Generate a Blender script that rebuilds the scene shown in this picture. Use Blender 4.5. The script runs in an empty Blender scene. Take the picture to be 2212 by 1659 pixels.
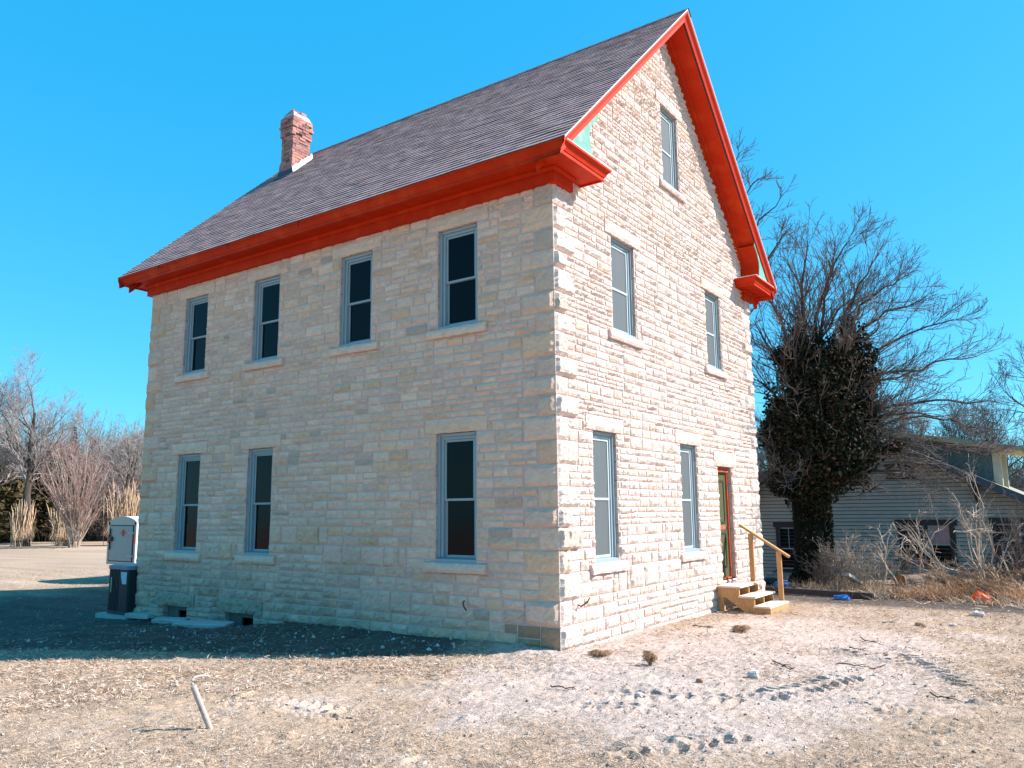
import bpy, math
import numpy as np
sc = bpy.context.scene
# ------------------------------------------------------------------ camera
FPX, PITCH, ROLL, YAW = 1720.995, .1577, -.0097, .6091
CAM = np.array([5.7601, -9.3212, 1.9051])
_f0 = np.array([-math.sin(YAW), math.cos(YAW), 0.]); _r0 = np.array([math.cos(YAW), math.sin(YAW), 0.]); _up = np.array([0, 0, 1.])
FWD = _f0*math.cos(PITCH)+_up*math.sin(PITCH); _u2 = -_f0*math.sin(PITCH)+_up*math.cos(PITCH)
RGT = _r0*math.cos(ROLL)+_u2*math.sin(ROLL); UPV = -_r0*math.sin(ROLL)+_u2*math.cos(ROLL)
cd = bpy.data.cameras.new('camera'); cam = bpy.data.objects.new('camera', cd); sc.collection.objects.link(cam)
cd.sensor_width = 36; cd.lens = FPX/2212*36; cd.clip_start = .05; cd.clip_end = 2000
from mathutils import Matrix
cam.matrix_world = Matrix([[RGT[0], UPV[0], -FWD[0], CAM[0]], [RGT[1], UPV[1], -FWD[1], CAM[1]], [RGT[2], UPV[2], -FWD[2], CAM[2]], [0, 0, 0, 1]])
sc.camera = cam
# ------------------------------------------------------------------ light
SUN_EL, SUN_AZ = math.radians(40), math.radians(34)      # azimuth from +X towards +Y
w = bpy.data.worlds.new('World'); sc.world = w; w.use_nodes = True
nt = w.node_tree; nt.nodes.clear()
sky = nt.nodes.new('ShaderNodeTexSky'); sky.sky_type = 'NISHITA'; sky.sun_disc = False
sky.sun_elevation = SUN_EL; sky.sun_rotation = math.pi/2-SUN_AZ; sky.air_density = 1.0; sky.dust_density = .3; sky.ozone_density = 1.0
mx = nt.nodes.new('ShaderNodeVectorMath'); mx.operation = 'MULTIPLY_ADD'      # grade of the clear winter sky
mx.inputs[1].default_value = (.25, .45, .44); mx.inputs[2].default_value = (-.12, 1.38, 3.1)
mz = nt.nodes.new('ShaderNodeVectorMath'); mz.operation = 'MAXIMUM'; mz.inputs[1].default_value = (0, 0, 0)
bg = nt.nodes.new('ShaderNodeBackground'); bg.inputs[1].default_value = .110
wo = nt.nodes.new('ShaderNodeOutputWorld')
nt.links.new(sky.outputs[0], mx.inputs[0]); nt.links.new(mx.outputs[0], mz.inputs[0]); nt.links.new(mz.outputs[0], bg.inputs[0]); nt.links.new(bg.outputs[0], wo.inputs[0])
sl = bpy.data.lights.new('sun', 'SUN'); sl.energy = 5.0; sl.angle = math.radians(.5); sl.color = (1, .93, .90)
so = bpy.data.objects.new('sun', sl); sc.collection.objects.link(so); so.location = (20, 12, 20)
so.rotation_euler = (0, math.radians(90)-SUN_EL, SUN_AZ)
sc.view_settings.view_transform = 'Standard'; sc.view_settings.look = 'None'
sc.view_settings.exposure = 1.0; sc.view_settings.gamma = 1
sc.render.engine = 'CYCLES'; sc.cycles.max_bounces = 6; sc.cycles.diffuse_bounces = 4

# ------------------------------------------------------------------ helpers
def hsh(ix, iy, iz, s):
    h = (ix.astype(np.int64)*374761393+iy.astype(np.int64)*668265263+iz.astype(np.int64)*2147483647+s*974634777) & 0xffffffff
    h = ((h ^ (h >> 13))*1274126177) & 0xffffffff
    h = ((h ^ (h >> 15))*2246822519) & 0xffffffff
    return ((h ^ (h >> 16)) & 0xffffff)/float(0xffffff)
def vn(x, y, z=0., s=0):
    x, y, z = np.broadcast_arrays(np.asarray(x, float), np.asarray(y, float), np.asarray(z, float))
    ix, iy, iz = np.floor(x), np.floor(y), np.floor(z); fx, fy, fz = x-ix, y-iy, z-iz
    fx, fy, fz = [t*t*(3-2*t) for t in (fx, fy, fz)]
    r = 0
    for a in (0, 1):
        for b in (0, 1):
            for c in (0, 1):
                r = r+hsh(ix+a, iy+b, iz+c, s)*(fx if a else 1-fx)*(fy if b else 1-fy)*(fz if c else 1-fz)
    return r*2-1
def fbm(x, y, z=0., s=0, o=3):
    r = 0; a = 1.
    for k in range(o): r = r+a*vn(np.asarray(x)*2**k, np.asarray(y)*2**k, np.asarray(z)*2**k, s+k*17); a *= .5
    return r/1.75
def sst(a, b, x):
    t = np.clip((np.asarray(x, float)-a)/(b-a), 0, 1); return t*t*(3-2*t)
def ray(U, V): return FWD+RGT*(U-1106)/FPX-UPV*(V-829.5)/FPX
def at(U, V, ax=2, val=0.):
    d = ray(U, V); return CAM+d*(val-CAM[ax])/d[ax]
def atd(U, V, z): return CAM+z*ray(U, V)

COL = sc.collection
def rootloc(o):
    l = np.zeros(3)
    while o is not None: l += np.array(o.location); o = o.parent
    return l
def mesh(name, V, F, mat, parent=None, loc=None, col=None, smooth=False, rest=None):
    """V (n,3); F list of index arrays (m,k)"""
    V = np.asarray(V, float)
    base = rootloc(parent)+(np.array(loc, float) if loc is not None else 0)
    if not isinstance(F, (list, tuple)): F = [F]
    F = [np.asarray(f, np.int64) for f in F if len(f)]
    me = bpy.data.meshes.new(name)
    me.vertices.add(len(V)); me.vertices.foreach_set('co', (V-base).astype(np.float32).ravel())
    nl = sum(f.size for f in F); npol = sum(len(f) for f in F)
    me.loops.add(nl); me.polygons.add(npol)
    me.loops.foreach_set('vertex_index', np.concatenate([f.ravel() for f in F]).astype(np.int32))
    tot = np.concatenate([np.full(len(f), f.shape[1]) for f in F]); st = np.concatenate([[0], np.cumsum(tot)[:-1]])
    me.polygons.foreach_set('loop_start', st.astype(np.int32)); me.polygons.foreach_set('loop_total', tot.astype(np.int32))
    me.polygons.foreach_set('use_smooth', np.full(npol, bool(smooth)))
    me.update(calc_edges=True)
    if col is not None:
        a = me.color_attributes.new('Col', 'FLOAT_COLOR', 'POINT')
        c = np.ones((len(V), 4), np.float32); c[:, :3] = col; a.data.foreach_set('color', c.ravel())
    me.materials.append(mat)
    o = bpy.data.objects.new(name, me); COL.objects.link(o)
    if loc is not None: o.location = loc
    if parent: o.parent = parent
    return o
def tag(o, label=None, cat=None, group=None, kind=None):
    if label: o['label'] = label
    if cat: o['category'] = cat
    if group: o['group'] = group
    if kind: o['kind'] = kind
    return o
def thing(name, label, cat, loc, group=None):
    o = bpy.data.objects.new(name, None); COL.objects.link(o); o.location = tuple(float(v) for v in loc); o.empty_display_size = .2
    return tag(o, label, cat, group)
class MB:
    def __init__(s): s.V = []; s.F = {}; s.C = []; s.n = 0
    def add(s, V, F, c=None):
        V = np.asarray(V, float).reshape(-1, 3); 
        if not isinstance(F, (list, tuple)): F = [F]
        for f in F:
            f = np.asarray(f, np.int64)
            if len(f): s.F.setdefault(f.shape[1], []).append(f+s.n)
        s.V.append(V); s.n += len(V)
        s.C.append(np.broadcast_to(np.array(c if c is not None else (1, 1, 1), float), (len(V), 3)))
    def box(s, a, b, c=None, R=None, o=None, jit=0, rng=None):
        a = np.array(a, float); b = np.array(b, float)
        P = np.array([[x, y, z] for x in (a[0], b[0]) for y in (a[1], b[1]) for z in (a[2], b[2])])
        if jit: P = P+rng.uniform(-jit, jit, P.shape)
        if R is not None: P = P@np.array(R).T
        if o is not None: P = P+np.array(o)
        s.add(P, np.array([[0, 1, 3, 2], [4, 6, 7, 5], [0, 4, 5, 1], [2, 3, 7, 6], [0, 2, 6, 4], [1, 5, 7, 3]]), c)
    def bar(s, p, q, wx, wz, c=None, up=(0, 0, 1)):
        p = np.array(p, float); q = np.array(q, float); d = q-p; L = np.linalg.norm(d); d /= L
        u = np.array(up, float)
        if abs(d@u) > .95: u = np.array([1., 0, 0])
        x = np.cross(d, u); x /= np.linalg.norm(x); z = np.cross(x, d)
        s.box((-wx/2, 0, -wz/2), (wx/2, L, wz/2), c, np.stack([x, d, z], 1), p)
    def tube(s, P, R, k=6, c=None, cap=True):
        V, F = tubes(np.array([P], float), np.array([np.broadcast_to(R, len(P))], float), k, cap)
        s.add(V, F, c)
    def quad(s, a, b, c_, d, c=None): s.add([a, b, c_, d], np.array([[0, 1, 2, 3]]), c)
    def build(s, name, mat, parent=None, loc=None, col=False, smooth=False):
        F = [np.concatenate(v) for v in s.F.values()]
        return mesh(name, np.concatenate(s.V), F, mat, parent, loc, np.concatenate(s.C) if col else None, smooth)
def tubes(P, R, k=3, cap=False):
    """P (B,n,3) R (B,n)"""
    B, n, _ = P.shape
    T = np.gradient(P, axis=1); T /= np.linalg.norm(T, axis=2, keepdims=True)+1e-9
    ref = np.where(np.abs(T[:, :, 2:3]) > .9, np.array([1., 0, 0]), np.array([0, 0, 1.]))
    m = np.abs(T[:, :, 2]).mean(1) > .8
    ref = np.where(m[:, None, None], np.array([1., .1, 0]), np.array([.05, .02, 1.]))
    X = np.cross(T, ref); X /= np.linalg.norm(X, axis=2, keepdims=True)+1e-9
    Y = np.cross(T, X)
    a = np.arange(k)*2*np.pi/k
    V = P[:, :, None, :]+R[:, :, None, None]*(X[:, :, None, :]*np.cos(a)[:, None]+Y[:, :, None, :]*np.sin(a)[:, None])
    V = V.reshape(-1, 3)
    b = np.arange(B)[:, None, None]*n*k; i = np.arange(n-1)[None, :, None]*k; j = np.arange(k)[None, None, :]; j2 = (j+1) % k
    F = np.stack([b+i+j, b+i+j2, b+i+k+j2, b+i+k+j], -1).reshape(-1, 4)
    out = [F]
    if cap:
        c0 = np.arange(B)[:, None]*n*k+np.arange(k)[::-1][None]; c1 = np.arange(B)[:, None]*n*k+(n-1)*k+np.arange(k)[None]
        out.append(np.concatenate([c0, c1]))
    return V, out

# materials ---------------------------------------------------------
def M(name, col, rough=.8, var=.12, scale=4., bump=0., bscale=40., attr=False, spec=.3, metal=0., col2=None, s2=2., t2=(.55, .65), stretch=(1, 1, 1), coat=0., bdist=.02, wave=None, sub=None):
    m = bpy.data.materials.new(name); m.use_nodes = True; t = m.node_tree; N = t.nodes; L = t.links
    b = N['Principled BSDF']; b.inputs['Roughness'].default_value = rough; b.inputs['Metallic'].default_value = metal
    b.inputs['Specular IOR Level'].default_value = spec; b.inputs['Coat Weight'].default_value = coat
    tc = N.new('ShaderNodeTexCoord'); mp = N.new('ShaderNodeMapping'); mp.inputs['Scale'].default_value = stretch
    L.new(tc.outputs['Object'], mp.inputs[0])
    if attr:
        at_ = N.new('ShaderNodeAttribute'); at_.attribute_name = 'Col'; src = at_.outputs['Color']
    else:
        rgb = N.new('ShaderNodeRGB'); rgb.outputs[0].default_value = (*col, 1); src = rgb.outputs[0]
    if col2 is not None:
        n2 = N.new('ShaderNodeTexNoise'); n2.inputs['Scale'].default_value = s2; n2.inputs['Detail'].default_value = 6
        L.new(mp.outputs[0], n2.inputs[0]); r2 = N.new('ShaderNodeMapRange'); r2.inputs[1].default_value = t2[0]; r2.inputs[2].default_value = t2[1]
        L.new(n2.outputs[0], r2.inputs[0]); mm = N.new('ShaderNodeMix'); mm.data_type = 'RGBA'; mm.inputs[7].default_value = (*col2, 1)
        L.new(r2.outputs[0], mm.inputs[0]); L.new(src, mm.inputs[6]); src = mm.outputs[2]
    if var:
        n = N.new('ShaderNodeTexNoise'); n.inputs['Scale'].default_value = scale; n.inputs['Detail'].default_value = 8; n.inputs['Roughness'].default_value = .65
        L.new(mp.outputs[0], n.inputs[0]); r = N.new('ShaderNodeMapRange'); r.inputs[1].default_value = .25; r.inputs[2].default_value = .75
        r.inputs[3].default_value = 1-var; r.inputs[4].default_value = 1+var; L.new(n.outputs[0], r.inputs[0])
        v = N.new('ShaderNodeVectorMath'); v.operation = 'SCALE'; L.new(src, v.inputs[0]); L.new(r.outputs[0], v.inputs['Scale']); src = v.outputs[0]
    L.new(src, b.inputs['Base Color'])
    if bump:
        bn = N.new('ShaderNodeTexNoise'); bn.inputs['Scale'].default_value = bscale; bn.inputs['Detail'].default_value = 5; bn.inputs['Roughness'].default_value = .6
        L.new(mp.outputs[0], bn.inputs[0]); bp = N.new('ShaderNodeBump'); bp.inputs['Strength'].default_value = bump; bp.inputs['Distance'].default_value = bdist
        L.new(bn.outputs[0], bp.inputs['Height']); L.new(bp.outputs[0], b.inputs['Normal'])
    return m
m_stone = M('limestone', (1, 1, 1), .9, .16, 9, .9, 38, attr=True, col2=(.62, .41, .24), s2=3.2, t2=(.60, .85), spec=.15, bdist=.03, stretch=(1, 1, 2.2))
m_mortar = M('mortar', (.62, .46, .42), .95, .12, 6, .5, 60, spec=.1)
m_red = M('red_paint', (.50, .024, .002), .6, .12, 5, .12, 25, spec=.12, col2=(.60, .055, .008), s2=3, t2=(.5, .8), stretch=(1, 1, 1))
m_redlit = M('sunlit_red_paint', (.62, .045, .02), .65, .12, 9, .1, 30, spec=.12)  # trim red lightened in the colour to show sun on the front rake
m_teal = M('green_primer_board', (.16, .33, .27), .8, .15, 8, .3, 20, spec=.2, col2=(.26, .42, .37), s2=4)
m_shin = M('asphalt_shingle', (1, 1, 1), .95, .2, 30, .4, 120, attr=True, spec=.1)
m_frame = M('blue_grey_window_paint', (.27, .335, .355), .55, .06, 5, .05, 30, spec=.4)
m_sash = M('white_sash', (.50, .56, .575), .4, .04, 5, spec=.4)
m_glass = M('dark_window_glass', (.004, .005, .007), .05, 0, spec=.10, bump=.12, bscale=2.2, bdist=.03)
m_scr = M('window_screen', (.105, .118, .12), .5, .10, 1.2, 0, attr=False, spec=.3, stretch=(6, 6, .6))
m_brick = M('chimney_brick', (1, 1, 1), .9, .2, 18, .6, 50, attr=True, spec=.15)
m_white = M('white_flashing', (.75, .78, .8), .5, .1, 14, .6, 18, spec=.4, bdist=.03)
m_wood = M('new_lumber', (.50, .265, .11), .7, .28, 9, .15, 30, spec=.2, stretch=(3, 3, 1))
m_ply = M('pale_plywood_tread', (.68, .55, .45), .7, .22, 8, .15, 30, spec=.2)
m_door = M('olive_green_door', (.075, .072, .028), .7, .1, 8, .05, 30, spec=.3)
m_oldred = M('peeling_orange_paint', (.60, .085, .02), .75, .2, 12, .5, 30, col2=(.20, .13, .08), s2=7, t2=(.52, .60))
m_black = M('black_paint', (.012, .012, .014), .5, .1, 8, spec=.4)
m_ac = M('dark_metal_louvre', (.022, .026, .034), .45, .1, 10, spec=.5)
m_label = M('pale_sticker', (.42, .55, .62), .5, .2, 12, spec=.4)
m_conc = M('concrete', (.42, .40, .37), .9, .15, 6, .4, 40, spec=.15)
m_slab = M('limestone_slab', (.46, .43, .39), .9, .2, 5, .6, 22, spec=.15)
m_trl = M('trailer_panel', (.30, .285, .27), .4, .04, 3, spec=.4)
m_trl2 = M('trailer_trim', (.42, .36, .31), .4, .04, 3, spec=.4)
m_trlw = M('white_trailer_skin', (.8, .82, .84), .4, .04, 3, spec=.4)
m_tail = M('red_lens', (.5, .02, .02), .3, 0, spec=.5)
m_side = M('grey_siding', (.33, .345, .32), .8, .08, 3, .1, 30, spec=.15)
m_side2 = M('shingle_siding', (.11, .155, .16), .85, .2, 6, .2, 20, spec=.1)
m_trimd = M('dark_trim', (.03, .028, .03), .6, .1, 6, spec=.3)
m_sofft = M('tan_soffit', (.52, .38, .20), .8, .1, 4, spec=.15)
m_fasc = M('slate_fascia', (.055, .075, .095), .7, .08, 6, spec=.2)
m_rooff = M('weathered_roof', (.28, .27, .22), .95, .2, 6, .3, 40, spec=.1)
m_curt = M('pink_curtain', (.42, .24, .24), .8, .25, 9, spec=.2)
m_bark = M('dark_bark', (.085, .068, .058), .95, .25, 8, .6, 30, spec=.1)
m_twig = M('twig_bark', (.15, .12, .105), .9, .2, 3, spec=.1)
m_twigg = M('grey_twig_bark', (.30, .26, .24), .9, .2, 1, spec=.1)
m_twigr = M('reddish_twig_bark', (.31, .19, .165), .9, .25, .8, spec=.1)
m_pale = M('pale_twig_bark', (.46, .37, .29), .9, .2, 3, spec=.1)
m_ivy = M('ivy_leaf', (1, 1, 1), .7, 0, attr=True, spec=.22)
m_ced = M('cedar_foliage', (1, 1, 1), .9, 0, attr=True, spec=.1)
m_straw = M('straw', (1, 1, 1), .8, 0, attr=True, spec=.15)
m_pamp = M('pampas_straw', (.54, .38, .25), .85, .2, 1.5, spec=.15)
m_log = M('log_bark', (.20, .15, .11), .95, .3, 8, .8, 14, spec=.1)
m_logend = M('log_end', (.26, .13, .06), .9, .3, 14, .3, 20, spec=.1)
m_pipe = M('worn_white_pipe', (.40, .34, .30), .65, .15, 20, .2, 30, col2=(.24, .12, .07), s2=9, t2=(.56, .64), spec=.3)
m_rust = M('rusty_iron', (.10, .05, .03), .9, .2, 20, spec=.2)
m_blue = M('blue_plastic', (.03, .17, .5), .5, .2, 20, spec=.4)
m_orange = M('orange_plastic', (.85, .10, .01), .5, .1, 20, spec=.4)
m_rock = M('pale_rock', (.56, .48, .43), .9, .15, 9, .5, 25, spec=.1)
m_tuft = M('dead_grass_tuft', (.36, .22, .13), .9, .2, 9, spec=.1)

# ------------------------------------------------------------------ ground
def pad(x, y, cx, cy, rx, ry): return np.clip(1-((x-cx)/rx)**2-((y-cy)/ry)**2, 0, 1)
TRK = [((1.9, -2.9), (4.0, .4), .42), ((.55, -3.45), (2.3, -1.15), .36), ((.0, -1.7), (1.1, -2.5), .3)]
def gz(x, y, fine=True):
    x = np.asarray(x, float); y = np.asarray(y, float)
    h = -.22*sst(-5, -11.5, x)*sst(-30, -16, x)*sst(-5, -2.5, y)*sst(9, 5, y)
    h = h+.03*fbm(x*.35, y*.35, 0, 3)+.015*fbm(x*1.3, y*1.3, 0, 5)
    h = h-.20*pad(x, y, -8.8, -.1, .65, .8)-.26*pad(x, y, -6.85, -.1, .7, .9)
    h = h+.07*sst(-.7, -.06, y)*sst(.6, .2, y)*sst(-6.2, -5.2, x)*sst(.6, -.3, x)
    h = h+.10*sst(10.0, 12, y)*sst(-2, 1, x)*(.6+.4*fbm(x, y, 0, 8))
    return h
def dustn(x, y): return np.clip(pad(x, y, 2., .5, 4.5, 6.5), 0, 1)**.5
def gzf(x, y):
    h = gz(x, y)
    d = np.hypot(x-CAM[0], y-CAM[1]); k = sst(22, 8, d)
    h = h+k*(.016*fbm(x*5, y*5, 0, 11)+.022*np.abs(fbm(x*12, y*9, 0, 13)))
    h = h+k*.010*dustn(x, y)*fbm(x*19, y*15, 0, 35)
    # dark-edged clods on the disturbed soil
    cl = fbm(x*3.1, y*3.1, 0, 31); h = h+k*.03*sst(.35, .75, cl)*(1+fbm(x*22, y*22, 0, 33))
    sh = sst(.6, 0, y)*sst(-1.5, -4, x)*sst(-3.3, -2.2, y); h = h+sh*.03*fbm(x*8, y*8, 0, 41)
    return h
def axis(lo, hi, a, b, st, g=1.12):
    c = list(np.arange(a, b, st)); s = st; v = c[-1]
    while v < hi: s = min(s*g, 12.); v += s; c.append(v)
    s = st; v = a; l = []
    while v > lo: s = min(s*g, 12.); v -= s; l.append(v)
    return np.array(l[::-1]+c)
gx = axis(-330, 330, -7., 7., .034); gy = axis(-60, 420, -6.2, 2.4, .034)
GX, GY = np.meshgrid(gx, gy, indexing='ij')
GZ = gzf(GX, GY)
# tyre tread prints pressed into the soft ground: rows of slanting lug pits
for (p, q, wid) in [(at(1300, 1500)[:2], at(1626, 1516)[:2], .40), (at(1210, 1522)[:2], at(1420, 1536)[:2], .34), (at(1818, 1505)[:2], at(2070, 1585)[:2], .42), (at(1400, 1622)[:2], at(1611, 1586)[:2], .36), (at(1300, 1645)[:2], at(1420, 1600)[:2], .34),
                    (at(1929, 1392)[:2], at(2190, 1525)[:2], .40), (at(1640, 1515)[:2], at(1840, 1460)[:2], .36), (at(1780, 1400)[:2], at(1990, 1440)[:2], .36), (at(470, 1500)[:2], at(820, 1560)[:2], .5)]:
    p = np.array(p); q = np.array(q); d = q-p; L = np.linalg.norm(d); d /= L; n = np.array([-d[1], d[0]])
    s = (GX-p[0])*d[0]+(GY-p[1])*d[1]; t = (GX-p[0])*n[0]+(GY-p[1])*n[1]
    m = sst(0, .15, s)*sst(L, L-.15, s)*sst(wid*.62, wid*.5, np.abs(t))
    ph = (s+.45*np.abs(t)+.03*fbm(GX*6, GY*6, 0, 9))/.165; fr = ph-np.floor(ph)
    lug = sst(.28, .42, fr)*sst(.92, .78, fr)*sst(.02, .05, np.abs(t))
    keep = sst(-.5, -.05, fbm(GX*3.3, GY*3.3, 0, 77))
    GZ += m*keep*(-.044*lug+.020*(1-lug))
nx, ny = len(gx), len(gy)
idx = np.arange(nx*ny).reshape(nx, ny)
Fg = np.stack([idx[:-1, :-1], idx[1:, :-1], idx[1:, 1:], idx[:-1, 1:]], -1).reshape(-1, 4)
Vg = np.stack([GX, GY, GZ], -1).reshape(-1, 3)
# ground colour: chalky spoil, straw thatch, brown soil, with house shade painted in
def dustmask(x, y):
    a = pad(x, y, 1.9, .6, 3.0, 4.6)**.5+.35*pad(x, y, 3.4, 5.0, 3., 2.6)+.4*pad(x, y, -.2, -3.6, 1.4, .5)+.5*pad(x, y, 2.2, -2.4, 1.6, .7)
    return np.clip(sst(.0, .95, a+.50*fbm(x*1.1, y*1.1, 0, 21)+.35*fbm(x*6, y*4.5, 0, 22)+.02), 0, 1)
def soilshademask(x, y):
    ye = .5+.42*np.abs(x); a = sst(-.6, -2.4, x)*sst(-ye-.7, -ye+.5, y)*sst(-22, -13, x)*sst(9, 4, y)  # soil plus painted house shade, a wedge widening along the long wall
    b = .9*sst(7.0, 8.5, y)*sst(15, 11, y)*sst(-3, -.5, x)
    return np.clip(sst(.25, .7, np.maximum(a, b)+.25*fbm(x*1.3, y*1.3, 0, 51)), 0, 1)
DU = dustmask(Vg[:, 0], Vg[:, 1])[:, None]; SO = soilshademask(Vg[:, 0], Vg[:, 1])[:, None]
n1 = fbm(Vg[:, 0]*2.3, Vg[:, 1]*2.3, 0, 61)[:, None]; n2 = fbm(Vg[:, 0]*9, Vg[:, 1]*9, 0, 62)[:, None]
straw = np.array([.41, .295, .205])*(1+.20*n1+.22*n2-.45*sst(.35, .8, n2)); dust = np.array([.50, .395, .335])*(1+.10*n1+.14*n2); soil = np.array([.12, .095, .08])*(1+.25*n1+.25*n2)  # soil tone also deepens the house shadow by the long wall
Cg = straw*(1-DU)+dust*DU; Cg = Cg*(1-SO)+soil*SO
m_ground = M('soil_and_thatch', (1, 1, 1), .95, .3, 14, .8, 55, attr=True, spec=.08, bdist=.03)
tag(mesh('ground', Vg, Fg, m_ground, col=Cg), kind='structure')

# ------------------------------------------------------------------ stone house
L_, W_, HW = 10.2365, 8.4968, 6.6
EZ, EO, RS = 6.9577, .5134, .9483
def zroof(y): 
    y = np.asarray(y, float); return EZ+RS*(np.minimum(y, W_-y)+EO)
house = thing('stone_house', 'two-storey pale limestone house with steep purple-grey shingle roof and bright red cornice', 'house', (-L_/2, W_/2, 0))
rs = np.random.RandomState(7)
def mapS(u, z, n): return np.stack([u, -n, z], -1)                 # long wall, u = x
def mapE(u, z, n): return np.stack([n, u, z], -1)                  # gable wall, u = y
def mapN(u, z, n): return np.stack([-u, W_+n, z], -1)              # rear wall, u = -x
def mapWst(u, z, n): return np.stack([-L_-n, -u, z], -1)           # far gable, u = -y
# window table: (wall, u0, u1, z0, z1)
WS = [(-8.99, -8.23, 4.707, 6.316), (-6.76, -6.0, 4.707, 6.316), (-4.38, -3.61, 4.707, 6.316), (-2.16, -1.37, 4.707, 6.316),
      (-8.965, -8.215, 1.16, 3.08), (-6.74, -6.03, 1.16, 3.08), (-2.18, -1.40, 1.16, 3.08)]
WE = [(3.97, 4.74, 8.0, 9.57), (1.78, 2.62, 4.72, 6.32), (5.81, 6.62, 4.72, 6.32), (1.02, 1.77, 1.14, 3.08), (4.23, 4.99, 1.14, 3.08)]
DOOR = (6.05, 6.83, .52, 2.74)
BS = [(-9.2, -8.4, -.35, .14), (-7.23, -6.39, -.38, .13)]
LINT = .225
def blocks(wins, extra=()):
    b = []
    for (a, c, z0, z1) in wins: b += [(a, c, z0, z1), (a-.22, c+.22, z1, z1+LINT), (a-.2, c+.2, z0-.15, z0)]
    return b+list(extra)
BLS = blocks(WS, [(a, c, z0, z1) for a, c, z0, z1 in BS]+[(a-.2, c+.25, z1, z1+.24) for a, c, z0, z1 in BS])
BLE = blocks(WE, [DOOR, (DOOR[0]-.22, DOOR[1]+.25, DOOR[3], DOOR[3]+.3)])
QZ = [-.55]
while QZ[-1] < 6.3: QZ.append(QZ[-1]+rs.uniform(.26, .36))
QZ[-1] = 6.62
CZ = list(QZ)
while CZ[-1] < 11.3: CZ.append(CZ[-1]+rs.uniform(.24, .34))
def cut(r, b):
    u0, u1, z0, z1 = r; a0, a1, c0, c1 = b
    if a1 <= u0+1e-4 or a0 >= u1-1e-4 or c1 <= z0+1e-4 or c0 >= z1-1e-4: return [r]
    o = []
    lo, hi = max(u0, a0), min(u1, a1)
    if a0 > u0: o.append((u0, a0, z0, z1))
    if a1 < u1: o.append((a1, u1, z0, z1))
    if c0 > z0: o.append((lo, hi, z0, c0))
    if c1 < z1: o.append((lo, hi, c1, z1))
    return o
def layout(U0, U1, zs, bl, rng, q0, q1, gable=False):
    out = []
    for k in range(len(zs)-1):
        z0, z1 = zs[k], zs[k+1]; zm = (z0+z1)/2; hh = z1-z0
        a, b = U0, U1
        if z0 < 6.5:
            l0 = .56 if (k % 2) == q0 else .32; l1 = .56 if (k % 2) == q1 else .32
            out += [((U0, U0+l0, z0, z1), 'ql'), ((U1-l1, U1, z0, z1), 'qr')]; a += l0; b -= l1
        u = a
        while u < b-.01:
            seg = rng.uniform(.7, 2.0); v = min(b, u+seg)
            if b-v < .3: v = b
            r = rng.rand(); thin = zm > 3.2 or zm < .25
            n = (2 if r < .35 else 3 if r < .9 else 4) if thin else (1 if r < .09 else 2 if r < .62 else 3)
            w_ = rng.uniform(.75, 1.25, n); w_ /= w_.sum(); zc = z0+hh*np.concatenate([[0], np.cumsum(w_)])
            for j in range(n):
                x = u; lh = zc[j+1]-zc[j]
                while x < v-.01:
                    s = rng.uniform(.16, .34)+lh*rng.uniform(.3, 1.2)
                    y = min(v, x+s)
                    if v-y < .12: y = v
                    out.append(((x, y, zc[j], zc[j+1]), 's')); x = y
            u = v
    res = []
    for r, t in out:
        rr = [r]
        for b_ in bl: rr = [p for q in rr for p in cut(q, b_)]
        for p in rr:
            if p[1]-p[0] > .05 and p[3]-p[2] > .035:
                if gable and p[2] > float(max(zroof(p[0]), zroof(p[1])))-.35: continue
                res.append((p, t))
    return res
PAL = np.array([(.68, .54, .46), (.66, .51, .45), (.72, .58, .50), (.61, .47, .41), (.68, .49, .37), (.58, .46, .39), (.68, .46, .31), (.46, .33, .26)])
WARM = np.array([1.16, 1.0, .87])
PW = np.array([.32, .17, .22, .10, .09, .03, .055, .008]); PW /= PW.sum()
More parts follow.
